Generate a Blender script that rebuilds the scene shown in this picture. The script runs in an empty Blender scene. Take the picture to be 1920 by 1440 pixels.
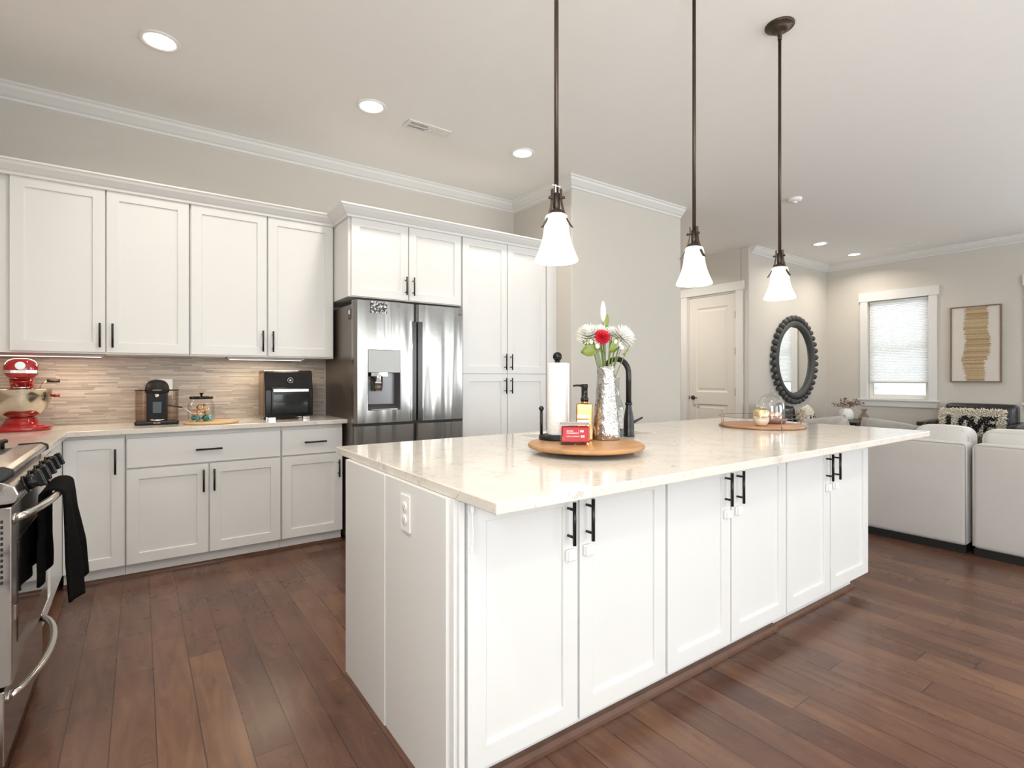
import bpy, bmesh, math, random
from mathutils import Vector, Matrix, Euler
random.seed(7)
C = bpy.context.scene.collection
S = bpy.context.scene
PI = math.pi
# ---------------------------------------------------------------- camera
cam = bpy.data.cameras.new('camera'); cam.sensor_width = 36; cam.lens = 36*982.5/1920
cam.shift_y = -0.00625; cam.clip_start = 0.02
co = bpy.data.objects.new('camera', cam); C.objects.link(co)
co.location = (0, 0, 1.225); co.rotation_euler = (PI/2, 0, math.radians(-35.39))
S.camera = co
# ---------------------------------------------------------------- world, exposure
S.view_settings.view_transform = 'Standard'; S.view_settings.look = 'None'
S.view_settings.gamma = 1; S.view_settings.use_curve_mapping = False
S.view_settings.exposure = -0.02
w = bpy.data.worlds.new('world'); S.world = w; w.use_nodes = True
bg = w.node_tree.nodes['Background']; bg.inputs[0].default_value = (0.95, 0.98, 1, 1); bg.inputs[1].default_value = 3.3
# ---------------------------------------------------------------- daylight through windows
def area(name, loc, rot, sx, sy, power, col, spread=None, shape='RECTANGLE'):
    l = bpy.data.lights.new(name, 'AREA'); l.shape = shape; l.size = sx; l.size_y = sy; l.energy = power; l.color = col
    if spread: l.spread = spread
    o = bpy.data.objects.new(name, l); C.objects.link(o); o.location = loc; o.rotation_euler = rot
    return o
DAY = (0.93, 0.97, 1.0)
UP = math.radians(42)
area('daylight_patio_door', (1.9, -3.13, 1.25), (PI/2+UP, 0, 0), 2.3, 2.2, 44, DAY)
area('daylight_patio_window', (5.6, -3.13, 1.5), (PI/2+UP, 0, 0), 2.8, 1.7, 98, DAY)
area('daylight_side_window', (9.10, -1.2, 1.6), (0, PI/2+UP, 0), 1.4, 1.6, 55, DAY)
area('daylight_left_window', (-0.88, -1.2, 1.65), (0, -PI/2-UP*.45, 0), 1.3, 1.6, 125, DAY)
WARM = (1.0, 0.90, 0.78)
# ---------------------------------------------------------------- mesh builder
class MB:
    def __init__(s): s.v = []; s.f = []; s.sm = []; s.M = None
    def add(s, vs, fs, smooth=False):
        b = len(s.v)
        for p in vs:
            p = Vector(p)
            s.v.append(s.M @ p if s.M else p)
        for f in fs: s.f.append([b+i for i in f]); s.sm.append(smooth)
        return s
    def box(s, a, b):
        x0,y0,z0 = a; x1,y1,z1 = b
        return s.add([(x0,y0,z0),(x1,y0,z0),(x1,y1,z0),(x0,y1,z0),(x0,y0,z1),(x1,y0,z1),(x1,y1,z1),(x0,y1,z1)],
              [(0,3,2,1),(4,5,6,7),(0,1,5,4),(1,2,6,5),(2,3,7,6),(3,0,4,7)])
    def tube(s, pts, r, n=8, closed=False, caps=True, flat=None):
        pts = [Vector(p) for p in pts]; N = len(pts)
        rs = r if isinstance(r, (list, tuple)) else [r]*N
        vs = []; up = None
        for i, p in enumerate(pts):
            if closed: t = pts[(i+1) % N]-pts[i-1]
            else: t = pts[min(i+1, N-1)]-pts[max(i-1, 0)]
            t.normalize()
            if up is None:
                up = Vector((0,0,1)) if abs(t.z) < .9 else Vector((1,0,0))
                if flat: up = Vector(flat)
            a = up - t*up.dot(t)
            if a.length < 1e-6: a = t.orthogonal()
            a.normalize(); up = a; b = t.cross(a)
            for k in range(n):
                q = 2*PI*(k+.5)/n
                vs.append(p + (a*math.cos(q)+b*math.sin(q))*rs[i])
        fs = []
        for i in range(N if closed else N-1):
            j = (i+1) % N
            for k in range(n): fs.append((i*n+k, i*n+(k+1) % n, j*n+(k+1) % n, j*n+k))
        s.add(vs, fs, n > 4)
        if caps and not closed:
            s.add(vs[:n], [tuple(range(n))[::-1]]); s.add(vs[-n:], [tuple(range(n))])
        return s
    def cyl(s, p0, p1, r0, r1=None, n=20, caps=True):
        return s.tube([p0, p1], [r0, r0 if r1 is None else r1], n, caps=caps)
    def ribbon(s, pts, w, t, side):
        pts = [Vector(p) for p in pts]; side = Vector(side).normalized(); vs = []; N = len(pts)
        ws = w if isinstance(w, (list, tuple)) else [w]*N
        for i, p in enumerate(pts):
            d = (pts[min(i+1, N-1)]-pts[max(i-1, 0)]).normalized(); n_ = d.cross(side).normalized()
            for a, b in ((-1,-1),(1,-1),(1,1),(-1,1)): vs.append(p+side*(a*ws[i]/2)+n_*(b*t/2))
        fs = [(0,1,2,3), tuple(4*(N-1)+k for k in (3,2,1,0))]
        for i in range(N-1):
            for k in range(4): fs.append((4*i+k, 4*i+4+k, 4*i+4+(k+1) % 4, 4*i+(k+1) % 4))
        return s.add(vs, fs)
    def lathe(s, prof, c=(0,0,0), n=32, smooth=True, sx=1, sy=1, capb=True, capt=True):
        c = Vector(c); vs = []; fs = []
        for r, z in prof:
            for k in range(n):
                q = 2*PI*k/n; vs.append(c+Vector((r*math.cos(q)*sx, r*math.sin(q)*sy, z)))
        for i in range(len(prof)-1):
            for k in range(n): fs.append((i*n+k, i*n+(k+1) % n, (i+1)*n+(k+1) % n, (i+1)*n+k))
        s.add(vs, fs, smooth)
        if capb and prof[0][0] > 1e-4: s.add(vs[:n], [tuple(range(n))[::-1]])
        if capt and prof[-1][0] > 1e-4: s.add(vs[-n:], [tuple(range(n))])
        return s
    def ball(s, c, r, n=16, m=10):
        rx, ry, rz = r if isinstance(r, tuple) else (r, r, r); c = Vector(c)
        vs = []; fs = []
        for i in range(m+1):
            t = PI*i/m
            for k in range(n):
                q = 2*PI*k/n; vs.append(c+Vector((rx*math.sin(t)*math.cos(q), ry*math.sin(t)*math.sin(q), rz*math.cos(t))))
        for i in range(m):
            for k in range(n): fs.append((i*n+k, (i+1)*n+k, (i+1)*n+(k+1) % n, i*n+(k+1) % n))
        return s.add(vs, fs, True)
    def prism(s, poly, ext):
        ext = Vector(ext); n = len(poly); vs = [Vector(p) for p in poly]; vs += [p+ext for p in vs]
        fs = [tuple(range(n))[::-1], tuple(range(n, 2*n))]
        for k in range(n): fs.append((k, (k+1) % n, n+(k+1) % n, n+k))
        return s.add(vs, fs)
    def grid(s, fn, nu, nv, smooth=True, closed_u=False):
        vs = [fn(i/nu, j/nv) for i in range(nu+1) for j in range(nv+1)]
        fs = [(i*(nv+1)+j, (i+1)*(nv+1)+j, (i+1)*(nv+1)+j+1, i*(nv+1)+j+1) for i in range(nu) for j in range(nv)]
        return s.add(vs, fs, smooth)
def linkmesh(name, mb, mat, parent=None, bev=0, seg=2, sub=0, wld=True, solid=0):
    base = parent
    off = Vector((0,0,0))
    if wld and parent is not None:
        p = parent
        while p is not None: off += Vector(p.location); p = p.parent
    me = bpy.data.meshes.new(name); bm = bmesh.new()
    vs = [bm.verts.new(v-off) for v in mb.v]; bm.verts.ensure_lookup_table()
    for f, sm in zip(mb.f, mb.sm):
        try: fc = bm.faces.new([vs[i] for i in f]); fc.smooth = sm
        except ValueError: pass
    bmesh.ops.remove_doubles(bm, verts=bm.verts, dist=1e-6)
    bmesh.ops.recalc_face_normals(bm, faces=bm.faces)
    bm.to_mesh(me); bm.free()
    mats = mat if isinstance(mat, (list, tuple)) else [mat]
    for m in mats: me.materials.append(m)
    o = bpy.data.objects.new(name, me); C.objects.link(o)
    if parent is not None: o.parent = parent
    if solid:
        md = o.modifiers.new('solid', 'SOLIDIFY'); md.thickness = solid; md.offset = 0
    if bev:
        md = o.modifiers.new('bevel', 'BEVEL'); md.width = bev; md.segments = seg; md.limit_method = 'ANGLE'; md.angle_limit = 0.6
        md.harden_normals = False
    if sub:
        md = o.modifiers.new('sub', 'SUBSURF'); md.levels = sub; md.render_levels = sub
    return o
def tag(o, label, cat, group=None, kind=None):
    o['label'] = label; o['category'] = cat
    if group: o['group'] = group
    if kind: o['kind'] = kind
    return o
def thing(name, label, cat, loc=(0,0,0), rotz=0, group=None):
    o = bpy.data.objects.new(name, None); C.objects.link(o); o.empty_display_size = .1
    o.location = loc; o.rotation_euler = (0, 0, rotz); return tag(o, label, cat, group)
def struct(name, mb, mat, parent=None, **k):
    o = linkmesh(name, mb, mat, parent, **k)
    if parent is None: o['kind'] = 'structure'
    return o
def text(name, body, size, mat, parent, M, ext=.0004, align='CENTER', sx=1, wld=False):
    p = parent; off = Vector((0,0,0))
    while wld and p is not None: off += Vector(p.location); p = p.parent
    M = Matrix.Translation(-off) @ M
    cu = bpy.data.curves.new(name, 'FONT'); cu.body = body; cu.size = size; cu.extrude = ext; cu.align_x = align; cu.align_y = 'CENTER'
    t = bpy.data.objects.new(name, cu); C.objects.link(t)
    dg = bpy.context.evaluated_depsgraph_get(); dg.update()
    me = bpy.data.meshes.new_from_object(t.evaluated_get(dg)); bpy.data.objects.remove(t)
    me.transform(M @ Matrix.Diagonal((sx, 1, 1, 1))); me.materials.clear(); me.materials.append(mat)
    o = bpy.data.objects.new(name, me); C.objects.link(o); o.parent = parent
    return o
# face matrices: text lying on a face looking -Y / +X
def M_negY(x, y, z): return Matrix.Translation((x, y, z)) @ Matrix.Rotation(PI/2, 4, 'X')
def M_posX(x, y, z): return Matrix.Translation((x, y, z)) @ Matrix.Rotation(PI/2, 4, 'Z') @ Matrix.Rotation(PI/2, 4, 'X')
# ---------------------------------------------------------------- materials
def mat(name, col, rough=.5, metal=0, noise=0, nscale=8, bump=0, bscale=60, spec=.5, emit=None, estr=0, coat=0, sheen=0, trans=0, ior=1.45, stretch=(1,1,1), aniso=0):
    m = bpy.data.materials.new(name); m.use_nodes = True; nt = m.node_tree; N = nt.nodes; L = nt.links
    b = N['Principled BSDF']; b.inputs['Base Color'].default_value = (*col, 1); b.inputs['Roughness'].default_value = rough
    b.inputs['Metallic'].default_value = metal; b.inputs['Specular IOR Level'].default_value = spec; b.inputs['IOR'].default_value = ior
    b.inputs['Coat Weight'].default_value = coat; b.inputs['Sheen Weight'].default_value = sheen; b.inputs['Transmission Weight'].default_value = trans
    if aniso: b.inputs['Anisotropic'].default_value = aniso
    if emit: b.inputs['Emission Color'].default_value = (*emit, 1); b.inputs['Emission Strength'].default_value = estr
    tc = N.new('ShaderNodeTexCoord'); mp = N.new('ShaderNodeMapping'); mp.inputs['Scale'].default_value = stretch
    L.new(tc.outputs['Object'], mp.inputs['Vector'])
    if noise is not None:
        n = N.new('ShaderNodeTexNoise'); n.inputs['Scale'].default_value = nscale; n.inputs['Detail'].default_value = 4
        L.new(mp.outputs[0], n.inputs['Vector'])
        r = N.new('ShaderNodeMapRange'); r.inputs['To Min'].default_value = 1-max(noise, .01); r.inputs['To Max'].default_value = 1+max(noise, .01)
        L.new(n.outputs['Fac'], r.inputs['Value'])
        mx = N.new('ShaderNodeVectorMath'); mx.operation = 'SCALE'; mx.inputs[0].default_value = col
        L.new(r.outputs[0], mx.inputs['Scale']); L.new(mx.outputs[0], b.inputs['Base Color'])
    if bump:
        n2 = N.new('ShaderNodeTexNoise'); n2.inputs['Scale'].default_value = bscale; n2.inputs['Detail'].default_value = 3
        L.new(mp.outputs[0], n2.inputs['Vector'])
        bp = N.new('ShaderNodeBump'); bp.inputs['Strength'].default_value = bump; bp.inputs['Distance'].default_value = .01
        L.new(n2.outputs['Fac'], bp.inputs['Height']); L.new(bp.outputs[0], b.inputs['Normal'])
    return m
def glassmat(name, col=(1,1,1), gloss=.12, rough=.02):
    # thin glass: clear with a fresnel reflection
    m = bpy.data.materials.new(name); m.use_nodes = True; nt = m.node_tree; N = nt.nodes; L = nt.links
    N.remove(N['Principled BSDF']); out = N['Material Output']
    t = N.new('ShaderNodeBsdfTransparent'); t.inputs[0].default_value = (*col, 1)
    g = N.new('ShaderNodeBsdfGlossy'); g.inputs['Roughness'].default_value = rough
    lw = N.new('ShaderNodeLayerWeight'); lw.inputs['Blend'].default_value = .35
    mr = N.new('ShaderNodeMapRange'); mr.inputs['To Min'].default_value = gloss*.5; mr.inputs['To Max'].default_value = .85
    L.new(lw.outputs['Facing'], mr.inputs['Value'])
    pw = N.new('ShaderNodeMath'); pw.operation = 'POWER'; pw.inputs[1].default_value = 1.6; L.new(mr.outputs[0], pw.inputs[0])
    mx = N.new('ShaderNodeMixShader'); L.new(pw.outputs[0], mx.inputs[0]); L.new(t.outputs[0], mx.inputs[1]); L.new(g.outputs[0], mx.inputs[2])
    L.new(mx.outputs[0], out.inputs['Surface'])
    return m
def nodemath(N, L, op, a, b=None, c=None):
    n = N.new('ShaderNodeMath'); n.operation = op
    for i, x in enumerate((a, b, c)):
        if x is None: continue
        if isinstance(x, (int, float)): n.inputs[i].default_value = x
        else: L.new(x, n.inputs[i])
    return n.outputs[0]
def ramp(N, L, fac, stops):
    r = N.new('ShaderNodeValToRGB'); L.new(fac, r.inputs[0]); e = r.color_ramp.elements
    while len(e) < len(stops): e.new(.5)
    for el, (p, c) in zip(e, stops): el.position = p; el.color = (*c, 1)
    return r.outputs[0]
def floor_mat():
    m = mat('floor_wood', (.1,.05,.03), .27, noise=None); nt = m.node_tree; N = nt.nodes; L = nt.links; b = N['Principled BSDF']
    tc = N['Texture Coordinate']; sp = N.new('ShaderNodeSeparateXYZ'); L.new(tc.outputs['Object'], sp.inputs[0])
    u = nodemath(N, L, 'DIVIDE', nodemath(N, L, 'ADD', sp.outputs[0], 20.05), .128)
    row = nodemath(N, L, 'FLOOR', u); uf = nodemath(N, L, 'FRACT', u)
    wn = N.new('ShaderNodeTexWhiteNoise'); wn.noise_dimensions = '1D'; L.new(row, wn.inputs['W'])
    v = nodemath(N, L, 'ADD', nodemath(N, L, 'DIVIDE', nodemath(N, L, 'ADD', sp.outputs[1], 20), 1.05), nodemath(N, L, 'MULTIPLY', wn.outputs['Value'], 7.3))
    col = nodemath(N, L, 'FLOOR', v); vf = nodemath(N, L, 'FRACT', v)
    cv = N.new('ShaderNodeCombineXYZ'); L.new(row, cv.inputs[0]); L.new(col, cv.inputs[1])
    w2 = N.new('ShaderNodeTexWhiteNoise'); w2.noise_dimensions = '2D'; L.new(cv.outputs[0], w2.inputs['Vector'])
    # grain coordinates, shifted per plank
    gv = N.new('ShaderNodeCombineXYZ')
    L.new(nodemath(N, L, 'ADD', nodemath(N, L, 'MULTIPLY', sp.outputs[0], 14.), nodemath(N, L, 'MULTIPLY', w2.outputs['Value'], 40.)), gv.inputs[0])
    L.new(nodemath(N, L, 'MULTIPLY', sp.outputs[1], 2.2), gv.inputs[1]); L.new(nodemath(N, L, 'MULTIPLY', w2.outputs['Value'], 17.), gv.inputs[2])
    n1 = N.new('ShaderNodeTexNoise'); n1.inputs['Scale'].default_value = 1.; n1.inputs['Detail'].default_value = 6; n1.inputs['Distortion'].default_value = 1.6
    L.new(gv.outputs[0], n1.inputs['Vector'])
    n2 = N.new('ShaderNodeTexNoise'); n2.inputs['Scale'].default_value = 3.2; n2.inputs['Detail'].default_value = 3; L.new(tc.outputs['Object'], n2.inputs['Vector'])
    fac = nodemath(N, L, 'ADD', nodemath(N, L, 'MULTIPLY', n1.outputs['Fac'], .55), nodemath(N, L, 'ADD', nodemath(N, L, 'MULTIPLY', w2.outputs['Value'], .26), nodemath(N, L, 'MULTIPLY', n2.outputs['Fac'], .30)))
    base = ramp(N, L, fac, [(.26, (.062,.028,.019)), (.46, (.098,.045,.029)), (.62, (.132,.064,.039)), (.82, (.20,.102,.056))])
    # thin light figure lines in the grain
    fl = nodemath(N, L, 'ABSOLUTE', nodemath(N, L, 'SUBTRACT', nodemath(N, L, 'FRACT', nodemath(N, L, 'MULTIPLY', n1.outputs['Fac'], 7.)), .5))
    flm = nodemath(N, L, 'MULTIPLY', nodemath(N, L, 'LESS_THAN', fl, .045), nodemath(N, L, 'GREATER_THAN', n2.outputs['Fac'], .50))
    mxl = N.new('ShaderNodeMixRGB'); L.new(nodemath(N, L, 'MULTIPLY', flm, .22), mxl.inputs[0]); L.new(base, mxl.inputs[1]); mxl.inputs[2].default_value = (.26,.13,.065,1)
    ge = nodemath(N, L, 'MAXIMUM', nodemath(N, L, 'LESS_THAN', nodemath(N, L, 'MINIMUM', uf, nodemath(N, L, 'SUBTRACT', 1., uf)), .014),
                  nodemath(N, L, 'LESS_THAN', nodemath(N, L, 'MINIMUM', vf, nodemath(N, L, 'SUBTRACT', 1., vf)), .0016))
    mx = N.new('ShaderNodeMixRGB'); L.new(nodemath(N, L, 'MULTIPLY', ge, .75), mx.inputs[0]); L.new(mxl.outputs[0], mx.inputs[1]); mx.inputs[2].default_value = (.02,.009,.006,1)
    L.new(mx.outputs[0], b.inputs['Base Color'])
    hb = nodemath(N, L, 'SUBTRACT', nodemath(N, L, 'MULTIPLY', n1.outputs['Fac'], .10), ge)
    bp = N.new('ShaderNodeBump'); bp.inputs['Strength'].default_value = .35; bp.inputs['Distance'].default_value = .004
    L.new(hb, bp.inputs['Height']); L.new(bp.outputs[0], b.inputs['Normal'])
    rr = N.new('ShaderNodeMapRange'); rr.inputs['To Min'].default_value = .20; rr.inputs['To Max'].default_value = .36; L.new(n2.outputs['Fac'], rr.inputs['Value']); L.new(rr.outputs[0], b.inputs['Roughness'])
    return m
def quartz_mat():
    m = mat('quartz', (.7,.66,.6), .09, noise=None); nt = m.node_tree; N = nt.nodes; L = nt.links; b = N['Principled BSDF']; tc = N['Texture Coordinate']
    n1 = N.new('ShaderNodeTexNoise'); n1.inputs['Scale'].default_value = 2.6; n1.inputs['Detail'].default_value = 7; n1.inputs['Distortion'].default_value = 1.1; L.new(tc.outputs['Object'], n1.inputs['Vector'])
    v = nodemath(N, L, 'ABSOLUTE', nodemath(N, L, 'SUBTRACT', n1.outputs['Fac'], .5))
    n3 = N.new('ShaderNodeTexNoise'); n3.inputs['Scale'].default_value = 9; n3.inputs['Detail'].default_value = 5; L.new(tc.outputs['Object'], n3.inputs['Vector'])
    msk = nodemath(N, L, 'MULTIPLY', nodemath(N, L, 'LESS_THAN', v, .006), nodemath(N, L, 'GREATER_THAN', n3.outputs['Fac'], .57))
    n4 = N.new('ShaderNodeTexNoise'); n4.inputs['Scale'].default_value = 55; n4.inputs['Detail'].default_value = 4; L.new(tc.outputs['Object'], n4.inputs['Vector'])
    mt = nodemath(N, L, 'ADD', nodemath(N, L, 'MULTIPLY', n3.outputs['Fac'], .55), nodemath(N, L, 'MULTIPLY', n4.outputs['Fac'], .45))
    base = ramp(N, L, mt, [(.34, (.56,.52,.47)), (.44, (.66,.615,.555)), (.55, (.69,.645,.58)), (.75, (.72,.675,.61))])
    mx = N.new('ShaderNodeMixRGB'); L.new(nodemath(N, L, 'MULTIPLY', msk, .45), mx.inputs[0]); L.new(base, mx.inputs[1]); mx.inputs[2].default_value = (.36,.33,.30,1)
    L.new(mx.outputs[0], b.inputs['Base Color']); return m
def tile_mat(axis):
    m = mat('mosaic_tile_'+axis, (.5,.4,.3), .32, noise=None); nt = m.node_tree; N = nt.nodes; L = nt.links; b = N['Principled BSDF']; tc = N['Texture Coordinate']
    sp = N.new('ShaderNodeSeparateXYZ'); L.new(tc.outputs['Object'], sp.inputs[0])
    u0 = sp.outputs[0] if axis == 'x' else sp.outputs[1]
    r_ = nodemath(N, L, 'DIVIDE', nodemath(N, L, 'ADD', sp.outputs[2], 5), .0105); row = nodemath(N, L, 'FLOOR', r_); rf = nodemath(N, L, 'FRACT', r_)
    wn = N.new('ShaderNodeTexWhiteNoise'); wn.noise_dimensions = '1D'; L.new(row, wn.inputs['W'])
    u = nodemath(N, L, 'ADD', nodemath(N, L, 'DIVIDE', nodemath(N, L, 'ADD', u0, 9), nodemath(N, L, 'ADD', .10, nodemath(N, L, 'MULTIPLY', wn.outputs['Value'], .10))), nodemath(N, L, 'MULTIPLY', wn.outputs['Value'], 31.))
    cc = nodemath(N, L, 'FLOOR', u); uf = nodemath(N, L, 'FRACT', u)
    cv = N.new('ShaderNodeCombineXYZ'); L.new(cc, cv.inputs[0]); L.new(row, cv.inputs[1])
    w2 = N.new('ShaderNodeTexWhiteNoise'); w2.noise_dimensions = '2D'; L.new(cv.outputs[0], w2.inputs['Vector'])
    gv = N.new('ShaderNodeCombineXYZ'); L.new(nodemath(N, L, 'MULTIPLY', u0, 11.), gv.inputs[0]); L.new(nodemath(N, L, 'MULTIPLY', sp.outputs[2], 150.), gv.inputs[1])
    n1 = N.new('ShaderNodeTexNoise'); n1.inputs['Scale'].default_value = 1.; n1.inputs['Detail'].default_value = 4; L.new(gv.outputs[0], n1.inputs['Vector'])
    fac = nodemath(N, L, 'ADD', nodemath(N, L, 'MULTIPLY', w2.outputs['Value'], .55), nodemath(N, L, 'MULTIPLY', n1.outputs['Fac'], .5))
    base = ramp(N, L, fac, [(.12, (.27,.225,.19)), (.42, (.39,.335,.29)), (.68, (.47,.41,.36)), (.93, (.60,.545,.49))])
    g = nodemath(N, L, 'MAXIMUM', nodemath(N, L, 'LESS_THAN', rf, .10), nodemath(N, L, 'LESS_THAN', uf, .008))
    mx = N.new('ShaderNodeMixRGB'); L.new(nodemath(N, L, 'MULTIPLY', g, .6), mx.inputs[0]); L.new(base, mx.inputs[1]); mx.inputs[2].default_value = (.22,.18,.15,1)
    L.new(mx.outputs[0], b.inputs['Base Color'])
    bp = N.new('ShaderNodeBump'); bp.inputs['Strength'].default_value = .5; bp.inputs['Distance'].default_value = .003
    L.new(nodemath(N, L, 'SUBTRACT', w2.outputs['Value'], g), bp.inputs['Height']); L.new(bp.outputs[0], b.inputs['Normal'])
    return m
def steel_mat(name, col=(.62,.60,.57), rough=.2, dirn='z', wave=0, aniso=0):
    m = mat(name, col, rough, 1, noise=None); nt = m.node_tree; N = nt.nodes; L = nt.links; b = N['Principled BSDF']; tc = N['Texture Coordinate']
    mp = N['Mapping']; mp.inputs['Scale'].default_value = {'z': (180, 180, 1.5), 'x': (1.5, 180, 180), 'y': (180, 1.5, 180)}[dirn]
    n = N.new('ShaderNodeTexNoise'); n.inputs['Scale'].default_value = 1; n.inputs['Detail'].default_value = 3; L.new(mp.outputs[0], n.inputs['Vector'])
    mr = N.new('ShaderNodeMapRange'); mr.inputs['To Min'].default_value = rough*.75; mr.inputs['To Max'].default_value = rough*1.3; L.new(n.outputs['Fac'], mr.inputs['Value']); L.new(mr.outputs[0], b.inputs['Roughness'])
    if aniso:
        b.inputs['Anisotropic'].default_value = aniso; tg = N.new('ShaderNodeTangent'); tg.direction_type = 'RADIAL'; tg.axis = 'Z'; L.new(tg.outputs[0], b.inputs['Tangent'])
    if wave:
        m2 = N.new('ShaderNodeMapping'); m2.inputs['Scale'].default_value = (6.5, 6.5, .45); L.new(tc.outputs['Object'], m2.inputs['Vector'])
        n2 = N.new('ShaderNodeTexNoise'); n2.inputs['Scale'].default_value = 1; n2.inputs['Detail'].default_value = 1; L.new(m2.outputs[0], n2.inputs['Vector'])
        bp = N.new('ShaderNodeBump'); bp.inputs['Strength'].default_value = 1; bp.inputs['Distance'].default_value = wave; L.new(n2.outputs['Fac'], bp.inputs['Height']); L.new(bp.outputs[0], b.inputs['Normal'])
    return m
M_ = {}
M_['floor'] = floor_mat(); M_['quartz'] = quartz_mat(); M_['tilex'] = tile_mat('x'); M_['tiley'] = tile_mat('y')
M_['wall'] = mat('wall_paint', (.60,.565,.51), .85, noise=.015, bump=.05, bscale=220)
M_['ceil'] = mat('ceiling_paint', (.88,.865,.84), .9, noise=.015, bump=.12, bscale=120)
M_['trim'] = mat('trim_paint', (.73,.72,.70), .4, noise=.01)
M_['cab'] = mat('cabinet_paint', (.725,.72,.705), .32, noise=.012)
M_['door'] = mat('door_paint', (.70,.67,.62), .45, noise=.01)
M_['black'] = mat('black_metal', (.010,.009,.009), .32, .0, noise=.1, spec=.45)
M_['blackpl'] = mat('black_plastic', (.008,.008,.008), .2, noise=.1, spec=.35)
M_['matblack'] = mat('matte_black', (.014,.013,.012), .5, noise=.1, spec=.3)
M_['bronze'] = mat('oil_rubbed_bronze', (.075,.055,.042), .42, .75, noise=.25, nscale=25)
M_['steel'] = steel_mat('stainless_steel'); M_['fridge'] = steel_mat('fridge_steel', (.33,.325,.315), .20, 'x', .05, aniso=.45)
M_['steely'] = steel_mat('range_steel', (.55,.52,.49), .22, 'y')
M_['chrome'] = mat('chrome', (.8,.8,.8), .08, 1, noise=.02)
M_['grayplate'] = mat('fridge_side', (.17,.14,.12), .35, .7, noise=.05)
M_['dark'] = mat('dark_recess', (.02,.02,.02), .5, noise=.1)
M_['shoe'] = mat('shoe_molding_wood', (.12,.06,.038), .25, noise=.3, nscale=12)
M_['white'] = mat('white_plastic', (.82,.82,.80), .35, noise=.01)
M_['glass'] = glassmat('clear_glass'); M_['pane'] = glassmat('window_glass', (.97,.99,.99), .06)
M_['lens'] = mat('lamp_lens', (1,1,1), .4, emit=(1,.96,.88), estr=6)
def shade_glass():
    m = mat('frosted_glass_shade', (.9,.88,.84), .35, emit=(1,.93,.82), estr=1.15); return m
M_['shade'] = shade_glass()
# ---------------------------------------------------------------- room
CH = 3.05
struct('floor', MB().box((-1.1,-3.3,-.12), (9.4,6.0,0)), M_['floor'])
struct('ceiling', MB().box((-1.1,-3.3,CH), (9.4,6.0,CH+.12)), M_['ceil'])
struct('wall_back', MB().box((-1.1,4.5,0), (3.22,4.62,CH)), M_['wall'])
wl = MB().box((-1.1,-.35,0),(-.98,4.5,CH)).box((-1.1,-3.3,0),(-.98,-2.05,CH)).box((-1.1,-2.05,0),(-.98,-.35,.95)).box((-1.1,-2.05,2.35),(-.98,-.35,CH))
struct('wall_left', wl, M_['wall'])
struct('wall_middle', MB().box((3.22,3.59,0), (4.81,5.9,CH)), M_['wall'], bev=.012, seg=3)
struct('wall_far', MB().box((6.9,4.03,0), (9.36,4.15,CH)), M_['wall'], bev=.012, seg=3)
struct('wall_hall', MB().box((6.9,4.15,0),(7.02,4.215,CH)).box((6.9,5.025,0),(7.02,5.9,CH)).box((6.9,4.215,2.46),(7.02,5.025,CH)), M_['wall'])
struct('wall_hall_end', MB().box((4.81,5.9,0),(7.1,6.0,CH)), M_['wall'])
wr = MB(); ys = [(-3.3,-2.05),(-.35,.80),(1.56,2.66),(3.43,4.15)]
for a, b in ys: wr.box((9.21,a,0),(9.36,b,CH))
for a, b in ((-2.05,-.35),(.80,1.56),(2.66,3.43)): wr.box((9.21,a,0),(9.36,b,.90)).box((9.21,a,2.40),(9.36,b,CH))
struct('wall_right', wr, M_['wall'])
wf = MB()
for a, b in ((-1.1,.7),(3.1,4.1),(7.1,9.36)): wf.box((a,-3.3,0),(b,-3.18,CH))
wf.box((.7,-3.3,2.4),(3.1,-3.18,CH)).box((4.1,-3.3,2.4),(7.1,-3.18,CH)).box((4.1,-3.3,0),(7.1,-3.18,.6))
struct('wall_front', wf, M_['wall'])
# crown moulding profile sweep: list of (out, down)
CP = [(0,0),(.092,0),(.092,.012),(.080,.020),(.074,.036),(.040,.072),(.026,.080),(.022,.094),(.010,.098),(0,.104)]
def crown(name, a, b, n, z=CH, prof=CP, miter=(0,0), parent=None, m='trim'):
    # a->b along the wall, n = outward normal; miter lengthens (+) or shortens (-) with the projection
    a = Vector((a[0],a[1],z)); b = Vector((b[0],b[1],z)); n = Vector((n[0],n[1],0)); d = (b-a).normalized(); mb = MB(); K = len(prof)
    vs = [a+n*o-Vector((0,0,h))-d*o*miter[0] for o, h in prof]+[b+n*o-Vector((0,0,h))+d*o*miter[1] for o, h in prof]
    mb.add(vs, [tuple(range(K)), tuple(range(K,2*K))[::-1]]+[(k,(k+1)%K,K+(k+1)%K,K+k) for k in range(K)])
    return struct(name, mb, M_[m], parent)
crown('trim_1', (-.98,4.5), (3.22,4.5), (0,-1), miter=(-1,-1))
crown('trim_2', (3.22,4.5), (3.22,3.59), (-1,0), miter=(-1,1))
crown('trim_3', (3.22,3.59), (4.785,3.59), (0,-1), miter=(1,0))
crown('trim_4', (6.93,4.03), (9.21,4.03), (0,-1), miter=(0,-1))
crown('trim_5', (9.21,4.03), (9.21,-3.18), (-1,0), miter=(-1,0))
crown('trim_6', (-.98,-3.18), (-.98,4.5), (1,0), miter=(0,-1))
def base(name, a, b):
    struct(name, MB().box((min(a[0],b[0]),min(a[1],b[1]),0),(max(a[0],b[0]),max(a[1],b[1]),.11)), M_['trim'], bev=.004)
base('baseboard_middle', (3.22,3.575), (4.81,3.59)); base('baseboard_far', (6.9,4.015), (9.195,4.03)); base('baseboard_right', (9.195,-3.1), (9.21,4.03))
base('baseboard_hall', (6.885,5.12), (6.9,5.9))
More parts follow.
